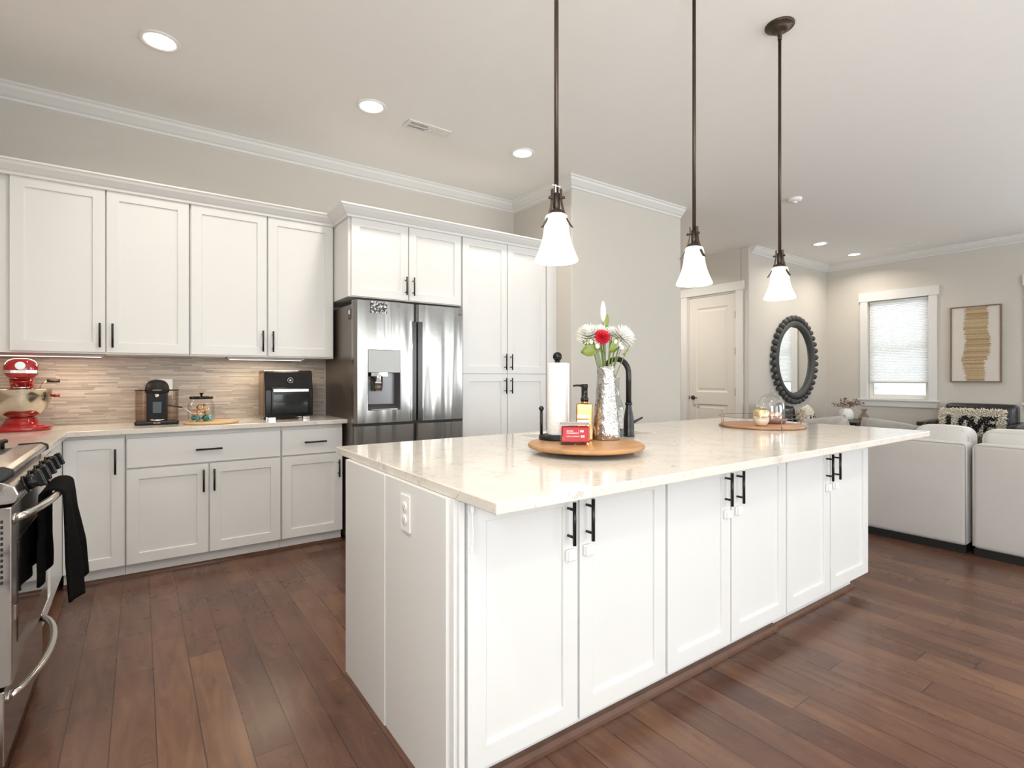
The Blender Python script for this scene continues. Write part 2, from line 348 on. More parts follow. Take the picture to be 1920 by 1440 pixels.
# ---------------------------------------------------------------- panel door (hall)
def panel(mb, P, u0, u1, z0, z1, d0, d1, slope=.018):
    # recessed moulded panel: P(u,z,depth) -> point
    r = [(u0,u1,z0,z1,d0),(u0+slope,u1-slope,z0+slope,z1-slope,d1),(u0+slope*2.2,u1-slope*2.2,z0+slope*2.2,z1-slope*2.2,d1),(u0+slope*3.2,u1-slope*3.2,z0+slope*3.2,z1-slope*3.2,(d0+d1)/2)]
    vs = []
    for a, b, c, d, e in r: vs += [P(a,c,e),P(b,c,e),P(b,d,e),P(a,d,e)]
    fs = []
    for i in range(len(r)-1):
        for k in range(4): fs.append((4*i+k,4*i+(k+1)%4,4*i+4+(k+1)%4,4*i+4+k))
    fs.append(tuple(4*(len(r)-1)+k for k in range(4))); mb.add(vs, fs)
def framed(mb, P, W, H, holes, t, step=None):
    # slab W x H with rectangular holes stacked vertically (all same u range); P(u,z,depth)
    u0, u1 = holes[0][0], holes[0][1]
    cuts = [0]+[c for h in holes for c in (h[2], h[3])]+[H]
    def q(a, b, c, d): mb.add([P(a,c,0),P(b,c,0),P(b,d,0),P(a,d,0)], [(0,1,2,3)])
    for i in range(len(cuts)-1):
        c, d = cuts[i], cuts[i+1]
        q(0,u0,c,d); q(u1,W,c,d)
        if i % 2 == 0: q(u0,u1,c,d)
    for h in holes:
        if step is None: panel(mb, P, *h, 0, .012)
        else:
            a, b, c, d = h
            vs = [P(a,c,0),P(b,c,0),P(b,d,0),P(a,d,0),P(a,c,step),P(b,c,step),P(b,d,step),P(a,d,step)]
            mb.add(vs, [(0,1,5,4),(1,2,6,5),(2,3,7,6),(3,0,4,7),(4,5,6,7)])
    vs = [P(0,0,0),P(W,0,0),P(W,H,0),P(0,H,0),P(0,0,t),P(W,0,t),P(W,H,t),P(0,H,t)]
    mb.add(vs, [(0,1,5,4),(1,2,6,5),(2,3,7,6),(3,0,4,7),(4,7,6,5)])
dmb = MB(); Y0, Y1 = 4.232, 5.008
framed(dmb, lambda u, z, d: (6.912+d, Y1-u, z+.01), Y1-Y0, 2.42, [(.125, .651, .24, .82), (.125, .651, 1.0, 2.26)], .035)
d1 = struct('door_1', dmb, M_['door'])
struct('door_casing', MB().box((6.872,4.11,0),(6.9,4.215,2.46)).box((6.872,5.025,0),(6.9,5.13,2.46)).box((6.864,4.09,2.46),(6.9,5.15,2.585)), M_['trim'], d1, bev=.002)
struct('door_jamb', MB().box((6.9,4.215,0),(7.0,4.229,2.46)).box((6.9,5.011,0),(7.0,5.025,2.46)).box((6.9,4.229,2.434),(7.0,5.011,2.46)), M_['trim'], d1)
for z in (.20, 1.02, 1.60, 2.12)[1:]:
    struct('hinge', MB().box((6.898,4.222,z-.05),(6.914,4.237,z+.05)).cyl((6.900,4.230,z-.052),(6.900,4.230,z+.052),.007,n=10), M_['bronze'], d1)
struct('door_handle', MB().cyl((6.912,4.935,.92),(6.900,4.935,.92),.033,n=24).cyl((6.90,4.935,.92),(6.858,4.935,.92),.011,n=12).tube([(6.858,4.94,.92),(6.855,4.90,.921),(6.858,4.83,.917)],[.011,.010,.007],8), M_['bronze'], d1)
struct('latch_plate', MB().box((6.905,5.003,.89),(6.916,5.012,.95)), M_['bronze'], d1)
# ---------------------------------------------------------------- windows
def window(name, y0, y1, z0, z1):
    # casing on wall_right (x = 9.21, seen from -x)
    c = MB().box((9.185,y0-.10,z0),(9.21,y0,z1)).box((9.185,y1,z0),(9.21,y1+.10,z1)).box((9.178,y0-.12,z1),(9.21,y1+.12,z1+.135))
    o = struct(name, c, M_['trim'], bev=.002)
    struct('window_sill', MB().box((9.165,y0-.125,z0-.022),(9.225,y1+.125,z0)).box((9.19,y0-.10,z0-.11),(9.21,y1+.10,z0-.022)), M_['trim'], o, bev=.002)
    mid = (z0+z1)/2+.02
    f = MB()
    for a, b, c_, d in ((y0,y0+.055,z0,z1),(y1-.055,y1,z0,z1),(y0+.055,y1-.055,z0,z0+.07),(y0+.055,y1-.055,z1-.055,z1),(y0+.055,y1-.055,mid-.025,mid+.025)):
        f.box((9.28,a,c_),(9.33,b,d))
    struct('window_frame', f, M_['white'], o, bev=.003)
    struct('window_pane', MB().box((9.303,y0+.055,z0+.07),(9.307,y1-.055,mid-.025)).box((9.303,y0+.055,mid+.025),(9.307,y1-.055,z1-.055)), M_['pane'], o)
    return o
window('window_1', 2.66, 3.43, .90, 2.40); window('window_2', .80, 1.56, .90, 2.40); window('window_3', -2.05, -.35, .90, 2.40)
def rearwin(name, x0, x1, z0, z1, nm):
    f = MB().box((x0-.09,-3.18,max(z0-.09,0)),(x0,-3.155,z1+.12)).box((x1,-3.18,max(z0-.09,0)),(x1+.09,-3.155,z1+.12)).box((x0-.09,-3.18,z1),(x1+.09,-3.155,z1+.12))
    for k in range(nm+1):
        x = x0+(x1-x0)*k/nm; f.box((max(x-.04,x0),-3.27,z0),(min(x+.04,x1),-3.21,z1))
    f.box((x0,-3.27,z0),(x1,-3.21,z0+.08)).box((x0,-3.27,z1-.06),(x1,-3.21,z1))
    o = struct(name, f, M_['trim']); struct('window_pane', MB().box((x0,-3.243,z0+.05),(x1,-3.238,z1-.05)), M_['pane'], o)
rearwin('window_4', .7, 3.1, 0.0, 2.4, 2); rearwin('window_5', 4.1, 7.1, .6, 2.4, 3)
f = MB().box((-.98,-2.15,.84),(-.955,-.25,.95)).box((-.98,-2.15,2.35),(-.955,-.25,2.47)).box((-.98,-2.15,.95),(-.955,-2.05,2.35)).box((-.98,-.35,.95),(-.955,-.25,2.35)).box((-1.07,-2.05,.95),(-1.03,-1.98,2.35)).box((-1.07,-.42,.95),(-1.03,-.35,2.35)).box((-1.07,-1.24,.95),(-1.03,-1.16,2.35))
o = struct('window_6', f, M_['trim']); struct('window_pane', MB().box((-1.052,-2.0,.95),(-1.048,-.4,2.35)), M_['pane'], o)
# outdoors seen under the shade
sd = MB()
for k in range(26):
    z = -.6+k*.18; sd.prism([(12.2,-1,z),(12.2,-1,z+.18),(12.18,-1,z+.18),(12.165,-1,z)], (0,9,0))
h = tag(linkmesh('neighboring_house', sd, mat('siding_paint', (.58,.59,.60), .6)), 'white lap siding of the house outside the window under the shade', 'house')
mm = MB().box((12.05,4.40,.62),(12.16,4.78,1.36))
tag(linkmesh('utility_box', mm, M_['white'], bev=.05, seg=4), 'white rounded utility box on the siding outside the window', 'utility box')
# cellular shades
def shade_mat():
    m = bpy.data.materials.new('shade_fabric'); m.use_nodes = True; N = m.node_tree.nodes; L = m.node_tree.links; N.remove(N['Principled BSDF'])
    d = N.new('ShaderNodeBsdfDiffuse'); d.inputs[0].default_value = (.84,.84,.83,1); t = N.new('ShaderNodeBsdfTranslucent'); t.inputs[0].default_value = (.86,.87,.88,1)
    mx = N.new('ShaderNodeMixShader'); mx.inputs[0].default_value = .46; L.new(d.outputs[0], mx.inputs[1]); L.new(t.outputs[0], mx.inputs[2]); L.new(mx.outputs[0], N['Material Output'].inputs['Surface'])
    return m
M_['fabshade'] = shade_mat()
def cell_shade(y0, y1, z0, z1, label):
    t = thing('window_shade', label, 'window shade', (9.245,(y0+y1)/2,z0))
    n = 50; mb = MB(); pts = []
    for i in range(2*n+1): pts.append((9.245+(.0035 if i % 2 else -.0035), z1-(z1-z0)*i/(2*n)))
    vs = [(x,y0,z) for x, z in pts]+[(x,y1,z) for x, z in pts]; K = len(pts)
    mb.add(vs, [(i,i+1,K+i+1,K+i) for i in range(K-1)])
    linkmesh('pleated_fabric', mb, M_['fabshade'], t)
    linkmesh('bottom_rail', MB().box((9.232,y0,z0-.022),(9.258,y1,z0)), mat('shade_rail', (.55,.54,.50), .5), t, bev=.004)
    linkmesh('head_rail', MB().box((9.23,y0,z1),(9.265,y1,z1+.03)), M_['white'], t, bev=.003)
cell_shade(2.675, 3.415, 1.165, 2.36, 'white pleated cellular shade drawn down the window left of the framed artwork')
cell_shade(.815, 1.545, 1.165, 2.36, 'white pleated cellular shade on the window right of the framed artwork')
# ---------------------------------------------------------------- ceiling lights, vents, detector
def downlight(x, y, label, group, p=10):
    t = thing('ceiling_light', label, 'ceiling light', (x,y,CH), group=group)
    linkmesh('trim_ring', MB().lathe([(.098,0),(.098,-.004),(.090,-.009),(.074,-.006),(.074,0)], (x,y,CH), 40), M_['white'], t)
    linkmesh('lens', MB().lathe([(.074,-.001),(.073,-.005),(.0,-.007)], (x,y,CH), 32), M_['lens'], t)
    a = area('ceiling_light_lamp', (0,0,-.02), (0,0,0), .14, .14, p, WARM, shape='DISK', spread=2.6); a.parent = t
downlight(.089,3.42,'round recessed ceiling light nearest the top left corner, left of the air vent','kitchen recessed lights',p=8)
downlight(1.27,3.42,'round recessed ceiling light just left of the white air vent','kitchen recessed lights',p=8)
downlight(2.535,3.42,'round recessed ceiling light beside the crown moulding, right of the air vent','kitchen recessed lights',p=8)
downlight(7.557,3.39,'left one of two recessed ceiling lights over the living room corner','living room recessed lights')
downlight(8.617,3.39,'right one of two recessed ceiling lights over the living room corner','living room recessed lights')
downlight(5.85,4.95,'unseen recessed ceiling light added in the hallway to brighten the panel door','added hallway lights',p=26)  # lamp added out of view behind the wall block to brighten the hall door
for x, y in ((-.15,1.75),(-.15,.35),(1.6,-.9),(4.6,-.9)):  # unseen lamps added as fill for the end panel, base cabinets and floor
    downlight(x, y, 'unseen recessed ceiling light added to brighten the island end, base cabinets and floor', 'added recessed lights above the frame', p=13)
def vent(x0, x1, y0, y1, label, along):
    t = thing('ceiling_vent', label, 'vent', ((x0+x1)/2,(y0+y1)/2,CH), group=None)
    e = .022
    linkmesh('vent_frame', MB().box((x0,y0,CH-.006),(x1,y0+e,CH)).box((x0,y1-e,CH-.006),(x1,y1,CH)).box((x0,y0+e,CH-.006),(x0+e,y1-e,CH)).box((x1-e,y0+e,CH-.006),(x1,y1-e,CH)), M_['white'], t, bev=.002)
    linkmesh('duct', MB().box((x0+e,y0+e,CH-.0015),(x1-e,y1-e,CH-.0005)), M_['dark'], t)
    s_ = MB()
    if along == 'x':
        n = 26
        for k in range(n):
            x = x0+e+(x1-x0-2*e)*(k+.5)/n; q = .005 if k < n*.5 else -.005
            for a, b in ((y0+e,(y0+y1)/2-.006),((y0+y1)/2+.006,y1-e)): s_.prism([(x-.002+q,a,CH-.001),(x+.002+q,a,CH-.001),(x+.002-q,a,CH-.007),(x-.002-q,a,CH-.007)], (0,b-a,0))
        s_.box((x0+e,(y0+y1)/2-.006,CH-.007),(x1-e,(y0+y1)/2+.006,CH-.001)).box(((x0+x1)/2-.006,y0+e,CH-.007),((x0+x1)/2+.006,y1-e,CH-.001))
    else:
        n = 5
        for k in range(n):
            x = x0+e+(x1-x0-2*e)*(k+.5)/n
            s_.prism([(x-.009,y0+e,CH-.001),(x-.005,y0+e,CH-.001),(x+.009,y0+e,CH-.006),(x+.005,y0+e,CH-.006)], (0,(y1-y0)-2*e,0))
    linkmesh('slats', s_, M_['white'], t)
vent(1.55,1.885,3.425,3.555,'white slotted air vent in the ceiling between two recessed kitchen lights','x')
vent(8.58,8.70,2.60,2.99,'thin white ceiling vent near the living room crown moulding','y')
t = thing('smoke_detector','round white smoke detector on the ceiling behind the pendants','smoke detector',(5.437,2.683,CH))
linkmesh('body', MB().lathe([(.068,0),(.068,-.012),(.060,-.030),(.030,-.036),(0,-.037)],(5.437,2.683,CH),32), M_['white'], t)
linkmesh('sensor', MB().lathe([(.026,-.034),(.024,-.048),(.0,-.050)],(5.437,2.683,CH),24), M_['white'], t)
# ================================================================ kitchen cabinetry
def handle(a, b, n, parent, r=.006, stand=.032, inset=.025):
    a = Vector(a); b = Vector(b); n = Vector(n); d = (b-a).normalized(); mb = MB()
    p, q = a+n*stand, b+n*stand
    mb.tube([p, q], r, 12)
    for e in (a+d*inset, b-d*inset): mb.tube([e, e+n*stand], r*.75, 10)
    return linkmesh('handle', mb, M_['black'], parent)
def Pf(axis, o, face):
    # maps (u,z,depth) on a door: axis 'y' = faces -Y (u along +x); 'x' = faces +X (u along +y); 'b' = faces +Y
    if axis == 'y': return lambda u, z, d: (o[0]+u, face+d, o[1]+z)
    if axis == 'x': return lambda u, z, d: (face-d, o[0]+u, o[1]+z)
def cab_door(parent, axis, u0, u1, z0, z1, face, hpos=None, rail=.062, name='door', slab=False, lock=None):
    mb = MB(); W = u1-u0; H = z1-z0; P = Pf(axis, (u0,z0), face)
    if slab:
        a = P(0,0,0); b = P(W,H,.02); mb.box(tuple(min(a[i],b[i]) for i in range(3)), tuple(max(a[i],b[i]) for i in range(3)))
    else: framed(mb, P, W, H, [(rail, W-rail, rail, H-rail)], .02, step=.009)
    d = linkmesh(name, mb, M_['cab'], parent, bev=.0016)
    if hpos:
        kind, u, za, zb = hpos; n = (0,-1,0) if axis == 'y' else (1,0,0)
        f = lambda u, z: (u, face, z) if axis == 'y' else (face, u, z)
        if kind == 'v': handle(f(u,za), f(u,zb), n, d)
        else: handle(f(u,za), f(zb,za), n, d)
    if lock:
        u, z = lock
        linkmesh('child_lock', MB().box((u-.020,face-.012,z-.019),(u+.020,face,z+.019)), M_['white'], d, bev=.010, seg=4)
        linkmesh('child_lock', MB().box((u-.017,face-.019,z-.016),(u+.017,face-.012,z+.016)), M_['white'], d, bev=.006, seg=3)
    return d
def carcass(parent, a, b, name='body'): return linkmesh(name, MB().box(a, b), M_['cab'], parent, bev=.001)
# ---- wall cabinets
U = [(-.64,.276,(-.613,-.177,-.202),(-.169,.270,-.139),'pair of tall white wall cabinet doors above the red mixer, nearest the left edge'),
     (.278,1.240,(.284,.754,.726),(.765,1.230,.794),'pair of tall white wall cabinet doors above the black countertop oven, beside the refrigerator')]
for i, (x0, x1, A, B, lab) in enumerate(U):
    t = thing('wall_cabinet', lab, 'cabinet', ((x0+x1)/2,4.17,1.372), group='upper wall cabinets')
    carcass(t, (-.975 if i == 0 else x0,4.17,1.372), (x1,4.497,2.44))
    cab_door(t, 'y', A[0], A[1], 1.384, 2.405, 4.149, ('v',A[2],1.412,1.563))
    cab_door(t, 'y', B[0], B[1], 1.384, 2.405, 4.149, ('v',B[2],1.412,1.563))
KP = [(0,0),(.075,0),(.075,.010),(.066,.018),(.058,.030),(.030,.056),(.018,.064),(.014,.078),(0,.082)]
def cabcrown(mb, a, b, n, m0, m1, z):
    a = Vector((a[0],a[1],z)); b = Vector((b[0],b[1],z)); n = Vector((n[0],n[1],0)); d = (b-a).normalized(); K = len(KP)
    vs = [a+n*o-Vector((0,0,h))-d*o*m0 for o, h in KP]+[b+n*o-Vector((0,0,h))+d*o*m1 for o, h in KP]
    mb.add(vs, [tuple(range(K)), tuple(range(K,2*K))[::-1]]+[(k,(k+1)%K,K+(k+1)%K,K+k) for k in range(K)])
mb = MB(); cabcrown(mb, (-.975,4.149), (1.24,4.149), (0,-1), 0, 0, 2.478)
tag(linkmesh('cabinet_crown', mb, M_['cab']), 'long white crown trim along the top of the wall cabinets above the backsplash', 'molding')
mb = MB(); cabcrown(mb, (3.10,3.799), (1.24,3.799), (0,-1), 0, 1, 2.478); cabcrown(mb, (1.24,3.799), (1.24,4.149), (-1,0), 1, 0, 2.478)
tag(linkmesh('cabinet_crown', mb, M_['cab']), 'white crown trim over the refrigerator cabinet and the tall pantry', 'molding')
mb = MB()
# ---- cabinet over the refrigerator
t = thing('wall_cabinet', 'short deep white cabinet with two doors directly above the refrigerator', 'cabinet', (1.72,3.82,1.82))
carcass(t, (1.242,3.82,1.820), (2.190,4.497,2.44))
cab_door(t, 'y', 1.262, 1.706, 1.826, 2.40, 3.799, ('v',1.683,1.862,2.004)); cab_door(t, 'y', 1.714, 2.178, 1.826, 2.40, 3.799, ('v',1.745,1.862,2.004))
# ---- pantry
t = thing('pantry_cabinet', 'tall white pantry cabinet with four doors between refrigerator and wall corner', 'cabinet', (2.65,3.82,0))
carcass(t, (2.192,3.82,.09), (3.10,4.497,2.44)); linkmesh('toe_kick', MB().box((2.192,3.89,0),(3.10,4.497,.09)), M_['cab'], t)
for a, b, h in ((2.196,2.645,2.619),(2.653,3.085,2.682)):
    cab_door(t, 'y', a, b, 1.262, 2.40, 3.799, ('v',h,1.292,1.432)); cab_door(t, 'y', a, b, .105, 1.252, 3.799, ('v',h,1.084,1.222))
linkmesh('filler_strip', MB().box((3.102,3.80,0),(3.218,3.825,2.44)), M_['cab'], t)
# ---- base cabinets along the back wall
t = thing('base_cabinet', 'white corner base cabinet with one full height door, nearest the stove', 'cabinet', (-.5,3.95,0), group='base cabinets along the back wall')
carcass(t, (-.975,3.95,.088), (-.072,4.497,.884)); linkmesh('toe_kick', MB().box((-.36,3.985,0),(-.072,4.497,.088)), M_['cab'], t)
linkmesh('filler_strip', MB().box((-.376,3.928,.088),(-.362,3.95,.884)), M_['cab'], t)
cab_door(t, 'y', -.358, -.078, .092, .862, 3.929, ('v',-.119,.649,.800))
t = thing('base_cabinet', 'white base cabinet with one wide drawer over two doors, below the coffee machine', 'cabinet', (.37,3.95,0), group='base cabinets along the back wall')
carcass(t, (-.070,3.95,.088), (.808,4.497,.884)); linkmesh('toe_kick', MB().box((-.070,3.985,0),(.808,4.497,.088)), M_['cab'], t)
cab_door(t, 'y', -.064, .803, .676, .855, 3.929, ('h',.292,.763,.442), name='drawer', slab=True)
cab_door(t, 'y', -.064, .364, .092, .666, 3.929, ('v',.336,.490,.632)); cab_door(t, 'y', .374, .803, .092, .666, 3.929, ('v',.396,.490,.632))
t = thing('base_cabinet', 'white base cabinet with one drawer over one door, beside the refrigerator', 'cabinet', (1.03,3.95,0), group='base cabinets along the back wall')
carcass(t, (.810,3.95,.088), (1.240,4.497,.884)); linkmesh('toe_kick', MB().box((.810,3.985,0),(1.240,4.497,.088)), M_['cab'], t)
cab_door(t, 'y', .815, 1.235, .676, .855, 3.929, ('h',.958,.763,1.112), name='drawer', slab=True)
cab_door(t, 'y', .815, 1.235, .092, .666, 3.929, ('v',1.205,.490,.620))
struct('trim_7', MB().prism([(-.36,3.985,0),(-.36,3.967,0),(-.36,3.969,.012),(-.36,3.977,.019),(-.36,3.985,.020)], (1.60,0,0)), M_['shoe'])
# ---- base cabinets along the left wall
t = thing('base_cabinet', 'narrow white base cabinet in the corner between stove and back wall cabinets', 'cabinet', (-.38,3.4,0))
carcass(t, (-.975,2.912,.088), (-.381,3.945,.884)); linkmesh('toe_kick', MB().box((-.975,2.912,0),(-.43,3.944,.088)), M_['cab'], t)
cab_door(t, 'x', 2.925, 3.50, .092, .666, -.360); cab_door(t, 'x', 2.925, 3.50, .676, .855, -.360, name='drawer', slab=True)
linkmesh('filler_strip', MB().box((-.381,3.505,.092),(-.362,3.925,.862)), M_['cab'], t)
t = thing('base_cabinet', 'white base cabinet with bar handles in front of the stove at the left edge', 'cabinet', (-.38,1.7,0))
carcass(t, (-.975,1.18,.088), (-.381,2.128,.884)); linkmesh('toe_kick', MB().box((-.975,1.18,0),(-.43,2.128,.088)), M_['cab'], t)
cab_door(t, 'x', 1.19, 1.652, .092, .666, -.360, ('v',1.62,.50,.64)); cab_door(t, 'x', 1.660, 2.122, .092, .740, -.360, ('v',2.045,.560,.702))
cab_door(t, 'x', 1.19, 2.122, .750, .860, -.360, ('h',1.85,.800,1.99), name='drawer', slab=True)
# ---- worktops
poly = [(-.978,2.905),(-.978,4.499),(1.262,4.499),(1.262,3.890),(-.335,3.890),(-.335,2.905)]
tag(linkmesh('countertop', MB().prism([(x,y,.8845) for x, y in poly], (0,0,.031)), M_['quartz'], bev=.003), 'cream quartz L-shaped countertop along the backsplash under the appliances', 'countertop')
tag(linkmesh('countertop', MB().box((-.978,1.16,.8845),(-.335,2.132,.9155)), M_['quartz'], bev=.003), 'short cream quartz countertop on the cabinet nearest the left edge', 'countertop')
# ---- backsplash
b_ = MB().box((-.98,4.489,.916),(1.262,4.4995,1.372))
tag(linkmesh('backsplash', b_, M_['tilex']), 'beige linear stone mosaic backsplash tile behind the coffee machine and mixer', 'backsplash')
tag(linkmesh('backsplash', MB().box((-.9795,1.16,.916),(-.969,4.488,1.372)), M_['tiley']), 'beige linear mosaic backsplash tile on the wall behind the stove', 'backsplash')
linkmesh('edge_strip', MB().box((1.262,4.478,.916),(1.272,4.499,1.372)), M_['wall'], bpy.data.objects['backsplash'])
# ---- under-cabinet lights
def bar_light(x0, x1, lab):
    t = thing('under_cabinet_light', lab, 'light', ((x0+x1)/2,4.24,1.372), group='under cabinet light bars')
    linkmesh('housing', MB().box((x0,4.20,1.356),(x1,4.275,1.372)), mat('bar_housing', (.25,.22,.2), .4, .6), t, bev=.002)
    linkmesh('diffuser', MB().box((x0+.02,4.212,1.353),(x1-.02,4.262,1.3562)), mat('bar_lens', (1,1,1), .4, emit=(1,.86,.66), estr=1.6), t)
    a = area('under_cabinet_lamp', (0,0,-.022), (0,0,0), x1-x0-.06, .04, 3.4, (1,.83,.60)); a.parent = t
bar_light(-.80,-.18,'slim lit bar light under the wall cabinet above the red mixer'); bar_light(.505,1.032,'slim lit bar light under the wall cabinet above the black oven')
# ---- outlets
def outlet(name, lab, M, w=.072, h=.118, cat='outlet'):
    t = thing(name, lab, cat, M.translation)
    p = MB(); p.M = M; p.box((-w/2,-h/2,0),(w/2,h/2,.006)); linkmesh('plate', p, M_['white'], t, bev=.002)
    for s in (-1, 1):
        p = MB(); p.M = M; p.lathe([(.0165,.006),(.0165,.0085),(.0145,.0095),(0,.0095)], (0,s*.021,0), 20)
        r = linkmesh('socket', p, M_['white'], t)
        q = MB(); q.M = M; q.box((-.0075,s*.021-.002,.0093),(-.0055,s*.021+.007,.0098)); q.box((.0055,s*.021-.002,.0093),(.0075,s*.021+.006,.0098)); q.cyl((0,s*.021-.008,.0093),(0,s*.021-.008,.0098),.0025,n=10)
        linkmesh('slot', q, mat('slot_gray', (.30,.29,.28), .5), r)
    return t
# ================================================================ island
for i, (x0, x1, dA, dB, hA, hB, lab) in enumerate([
    (.748,1.620,(.754,1.170),(1.180,1.616),1.128,1.210,'white island cabinet with two doors at the near end of the island'),
    (1.622,2.506,(1.630,2.042),(2.052,2.502),2.006,2.092,'white two-door island cabinet in the middle of the island'),
    (2.508,3.445,(2.514,2.952),(2.962,3.428),2.915,2.998,'white island cabinet with two doors at the far end nearest the gray sofa')]):
    t = thing('island_cabinet', lab, 'cabinet', ((x0+x1)/2,1.297,0), group='island cabinets')
    if i != 1: carcass(t, (x0,1.297,.10), (x1,2.17,.884))
    else: linkmesh('body', MB().box((x0,1.297,.10),(x1,1.315,.884)).box((x0,2.355,.10),(x1,2.37,.884)).box((x0,1.315,.118),(x0+.018,2.355,.884)).box((x1-.018,1.315,.118),(x1,2.355,.884)).box((x0,1.315,.10),(x1,2.355,.118)), M_['cab'], t)
    linkmesh('toe_kick', MB().box((x0,1.352,0),(x1-(.06 if i == 2 else 0),2.10,.10)), M_['cab'], t)
    cab_door(t, 'y', dA[0], dA[1], .102, .872, 1.276, ('v',hA,.690,.828), lock=(hA+.006,.652))
    cab_door(t, 'y', dB[0], dB[1], .102, .872, 1.276, ('v',hB,.690,.828), lock=(hB+.002,.655))
struct('trim_8', MB().prism([(.75,1.352,0),(.75,1.322,0),(.75,1.324,.012),(.75,1.334,.024),(.75,1.352,.028)], (1.77,0,0)), M_['shoe'])
struct('trim_9', MB().prism([(2.52,1.352,0),(2.52,1.334,0),(2.52,1.336,.012),(2.52,1.343,.019),(2.52,1.352,.021)], (.875,0,0)), M_['shoe'])
t = thing('island_end_panel', 'flat white end panel of the island facing the stove, with an outlet', 'panel', (.70,1.74,0))
linkmesh('board', MB().box((.704,1.312,0),(.746,1.757,.884)), M_['cab'], t, bev=.002)
linkmesh('board', MB().box((.700,1.760,0),(.746,2.185,.884)), M_['cab'], t, bev=.002)
linkmesh('corner_stile', MB().box((.716,1.290,0),(.746,1.311,.884)).box((.728,1.279,0),(.746,1.2895,.878)), M_['cab'], t, bev=.0015)
ctop = MB()
X0,X1,Y0,Y1 = .717,3.74,1.075,2.376; sx0,sx1,sy0,sy1 = 1.66,2.36,1.935,2.29; z0,z1 = .8845,.9155
ctop.box((X0,Y0,z0),(X1,Y1,z1))
# sink cut-out: ring of quads
ctop = MB(); xs = [X0,sx0,sx1,X1]; ys = [Y0,sy0,sy1,Y1]
vs = [(x,y,z) for z in (z0,z1) for y in ys for x in xs]; fs = []
idx = lambda i, j, k: k*16+j*4+i
for j in range(3):
    for i in range(3):
        if (i,j) == (1,1): continue
        fs.append((idx(i,j,1),idx(i+1,j,1),idx(i+1,j+1,1),idx(i,j+1,1))); fs.append((idx(i,j,0),idx(i,j+1,0),idx(i+1,j+1,0),idx(i+1,j,0)))
for i in range(3):
    fs += [(idx(i,0,0),idx(i+1,0,0),idx(i+1,0,1),idx(i,0,1)),(idx(i,3,0),idx(i,3,1),idx(i+1,3,1),idx(i+1,3,0)),(idx(0,i,0),idx(0,i,1),idx(0,i+1,1),idx(0,i+1,0)),(idx(3,i,0),idx(3,i+1,0),idx(3,i+1,1),idx(3,i,1))]
fs += [(idx(1,1,0),idx(1,1,1),idx(2,1,1),idx(2,1,0)),(idx(1,2,0),idx(2,2,0),idx(2,2,1),idx(1,2,1)),(idx(1,1,0),idx(1,2,0),idx(1,2,1),idx(1,1,1)),(idx(2,1,0),idx(2,1,1),idx(2,2,1),idx(2,2,0))]
ctop.add(vs, fs)
tag(linkmesh('island_countertop', ctop, M_['quartz'], bev=.003), 'large cream quartz slab on top of the kitchen island', 'countertop')
g = .012; sk = MB()
a = [(sx0-g,sy0-g),(sx1+g,sy0-g),(sx1+g,sy1+g),(sx0-g,sy1+g)]; b = [(sx0+.02,sy0+.02),(sx1-.02,sy0+.02),(sx1-.02,sy1-.02),(sx0+.02,sy1-.02)]
vs = [(x,y,.884) for x, y in a]+[(sx0-.002,sy0-.002,.884),(sx1+.002,sy0-.002,.884),(sx1+.002,sy1+.002,.884),(sx0-.002,sy1+.002,.884)]+[(x,y,.70) for x, y in b]
sk.add(vs, [(0,1,5,4),(1,2,6,5),(2,3,7,6),(3,0,4,7),(4,5,9,8),(5,6,10,9),(6,7,11,10),(7,4,8,11),(8,9,10,11)])
tag(linkmesh('sink', sk, mat('sink_composite', (.30,.24,.17), .35, noise=.1)), 'undermount sink set into the island countertop behind the vase', 'sink')
# pull-down faucet on the near edge of the sink
fx, fy = 2.10, 1.895
t = thing('kitchen_faucet', 'black gooseneck pull-down faucet standing behind the silver vase', 'faucet', (fx,fy,.9155))
linkmesh('faucet_body', MB().lathe([(.031,0),(.031,.006),(.028,.012),(.029,.05),(.027,.09),(.019,.135),(.0145,.165),(.0145,.17)], (fx,fy,.9155), 28), M_['black'], t)
linkmesh('collar', MB().lathe([(.0155,.165),(.019,.168),(.019,.176),(.0155,.179)], (fx,fy,.9155), 24), M_['black'], t)
pts = [(fx,fy,1.092),(fx,fy,1.235)]
for k in range(1, 19):
    q = PI*k/18; R = .080; pts.append((fx-.02*(1-math.cos(q))/2, fy+R-R*math.cos(q), 1.245+R*math.sin(q)))
pts.append((fx-.02,fy+.162,1.21))
linkmesh('spout', MB().tube(pts, .0145, 16), M_['black'], t)
linkmesh('spray_head', MB().cyl((fx-.02,fy+.162,1.21),(fx-.02,fy+.166,1.11),.0155,.020,n=20), M_['black'], t)
linkmesh('lever', MB().tube([(fx+.024,fy,.985),(fx+.05,fy-.002,.992),(fx+.10,fy-.006,1.01)],[.008,.007,.005],10), M_['black'], t)
outlet('wall_outlet', 'white duplex outlet on the island end panel facing the stove', Matrix.Translation((.704,1.581,.787)) @ Matrix(((0,0,-1,0),(-1,0,0,0),(0,1,0,0),(0,0,0,1))), w=.071)
outlet('wall_outlet', 'white outlet plate on the backsplash behind the coffee machine', M_negY(.150,4.489,1.155), w=.085, h=.12)
cp = [(.742,1.235,.884),(.741,1.232,.86),(.741,1.230,.83),(.741,1.226,.80),(.738,1.223,.775),(.734,1.222,.765)]
t = thing('charging_cable', 'thin white cable hanging under the near corner of the island countertop', 'cable', (.742,1.235,.884))
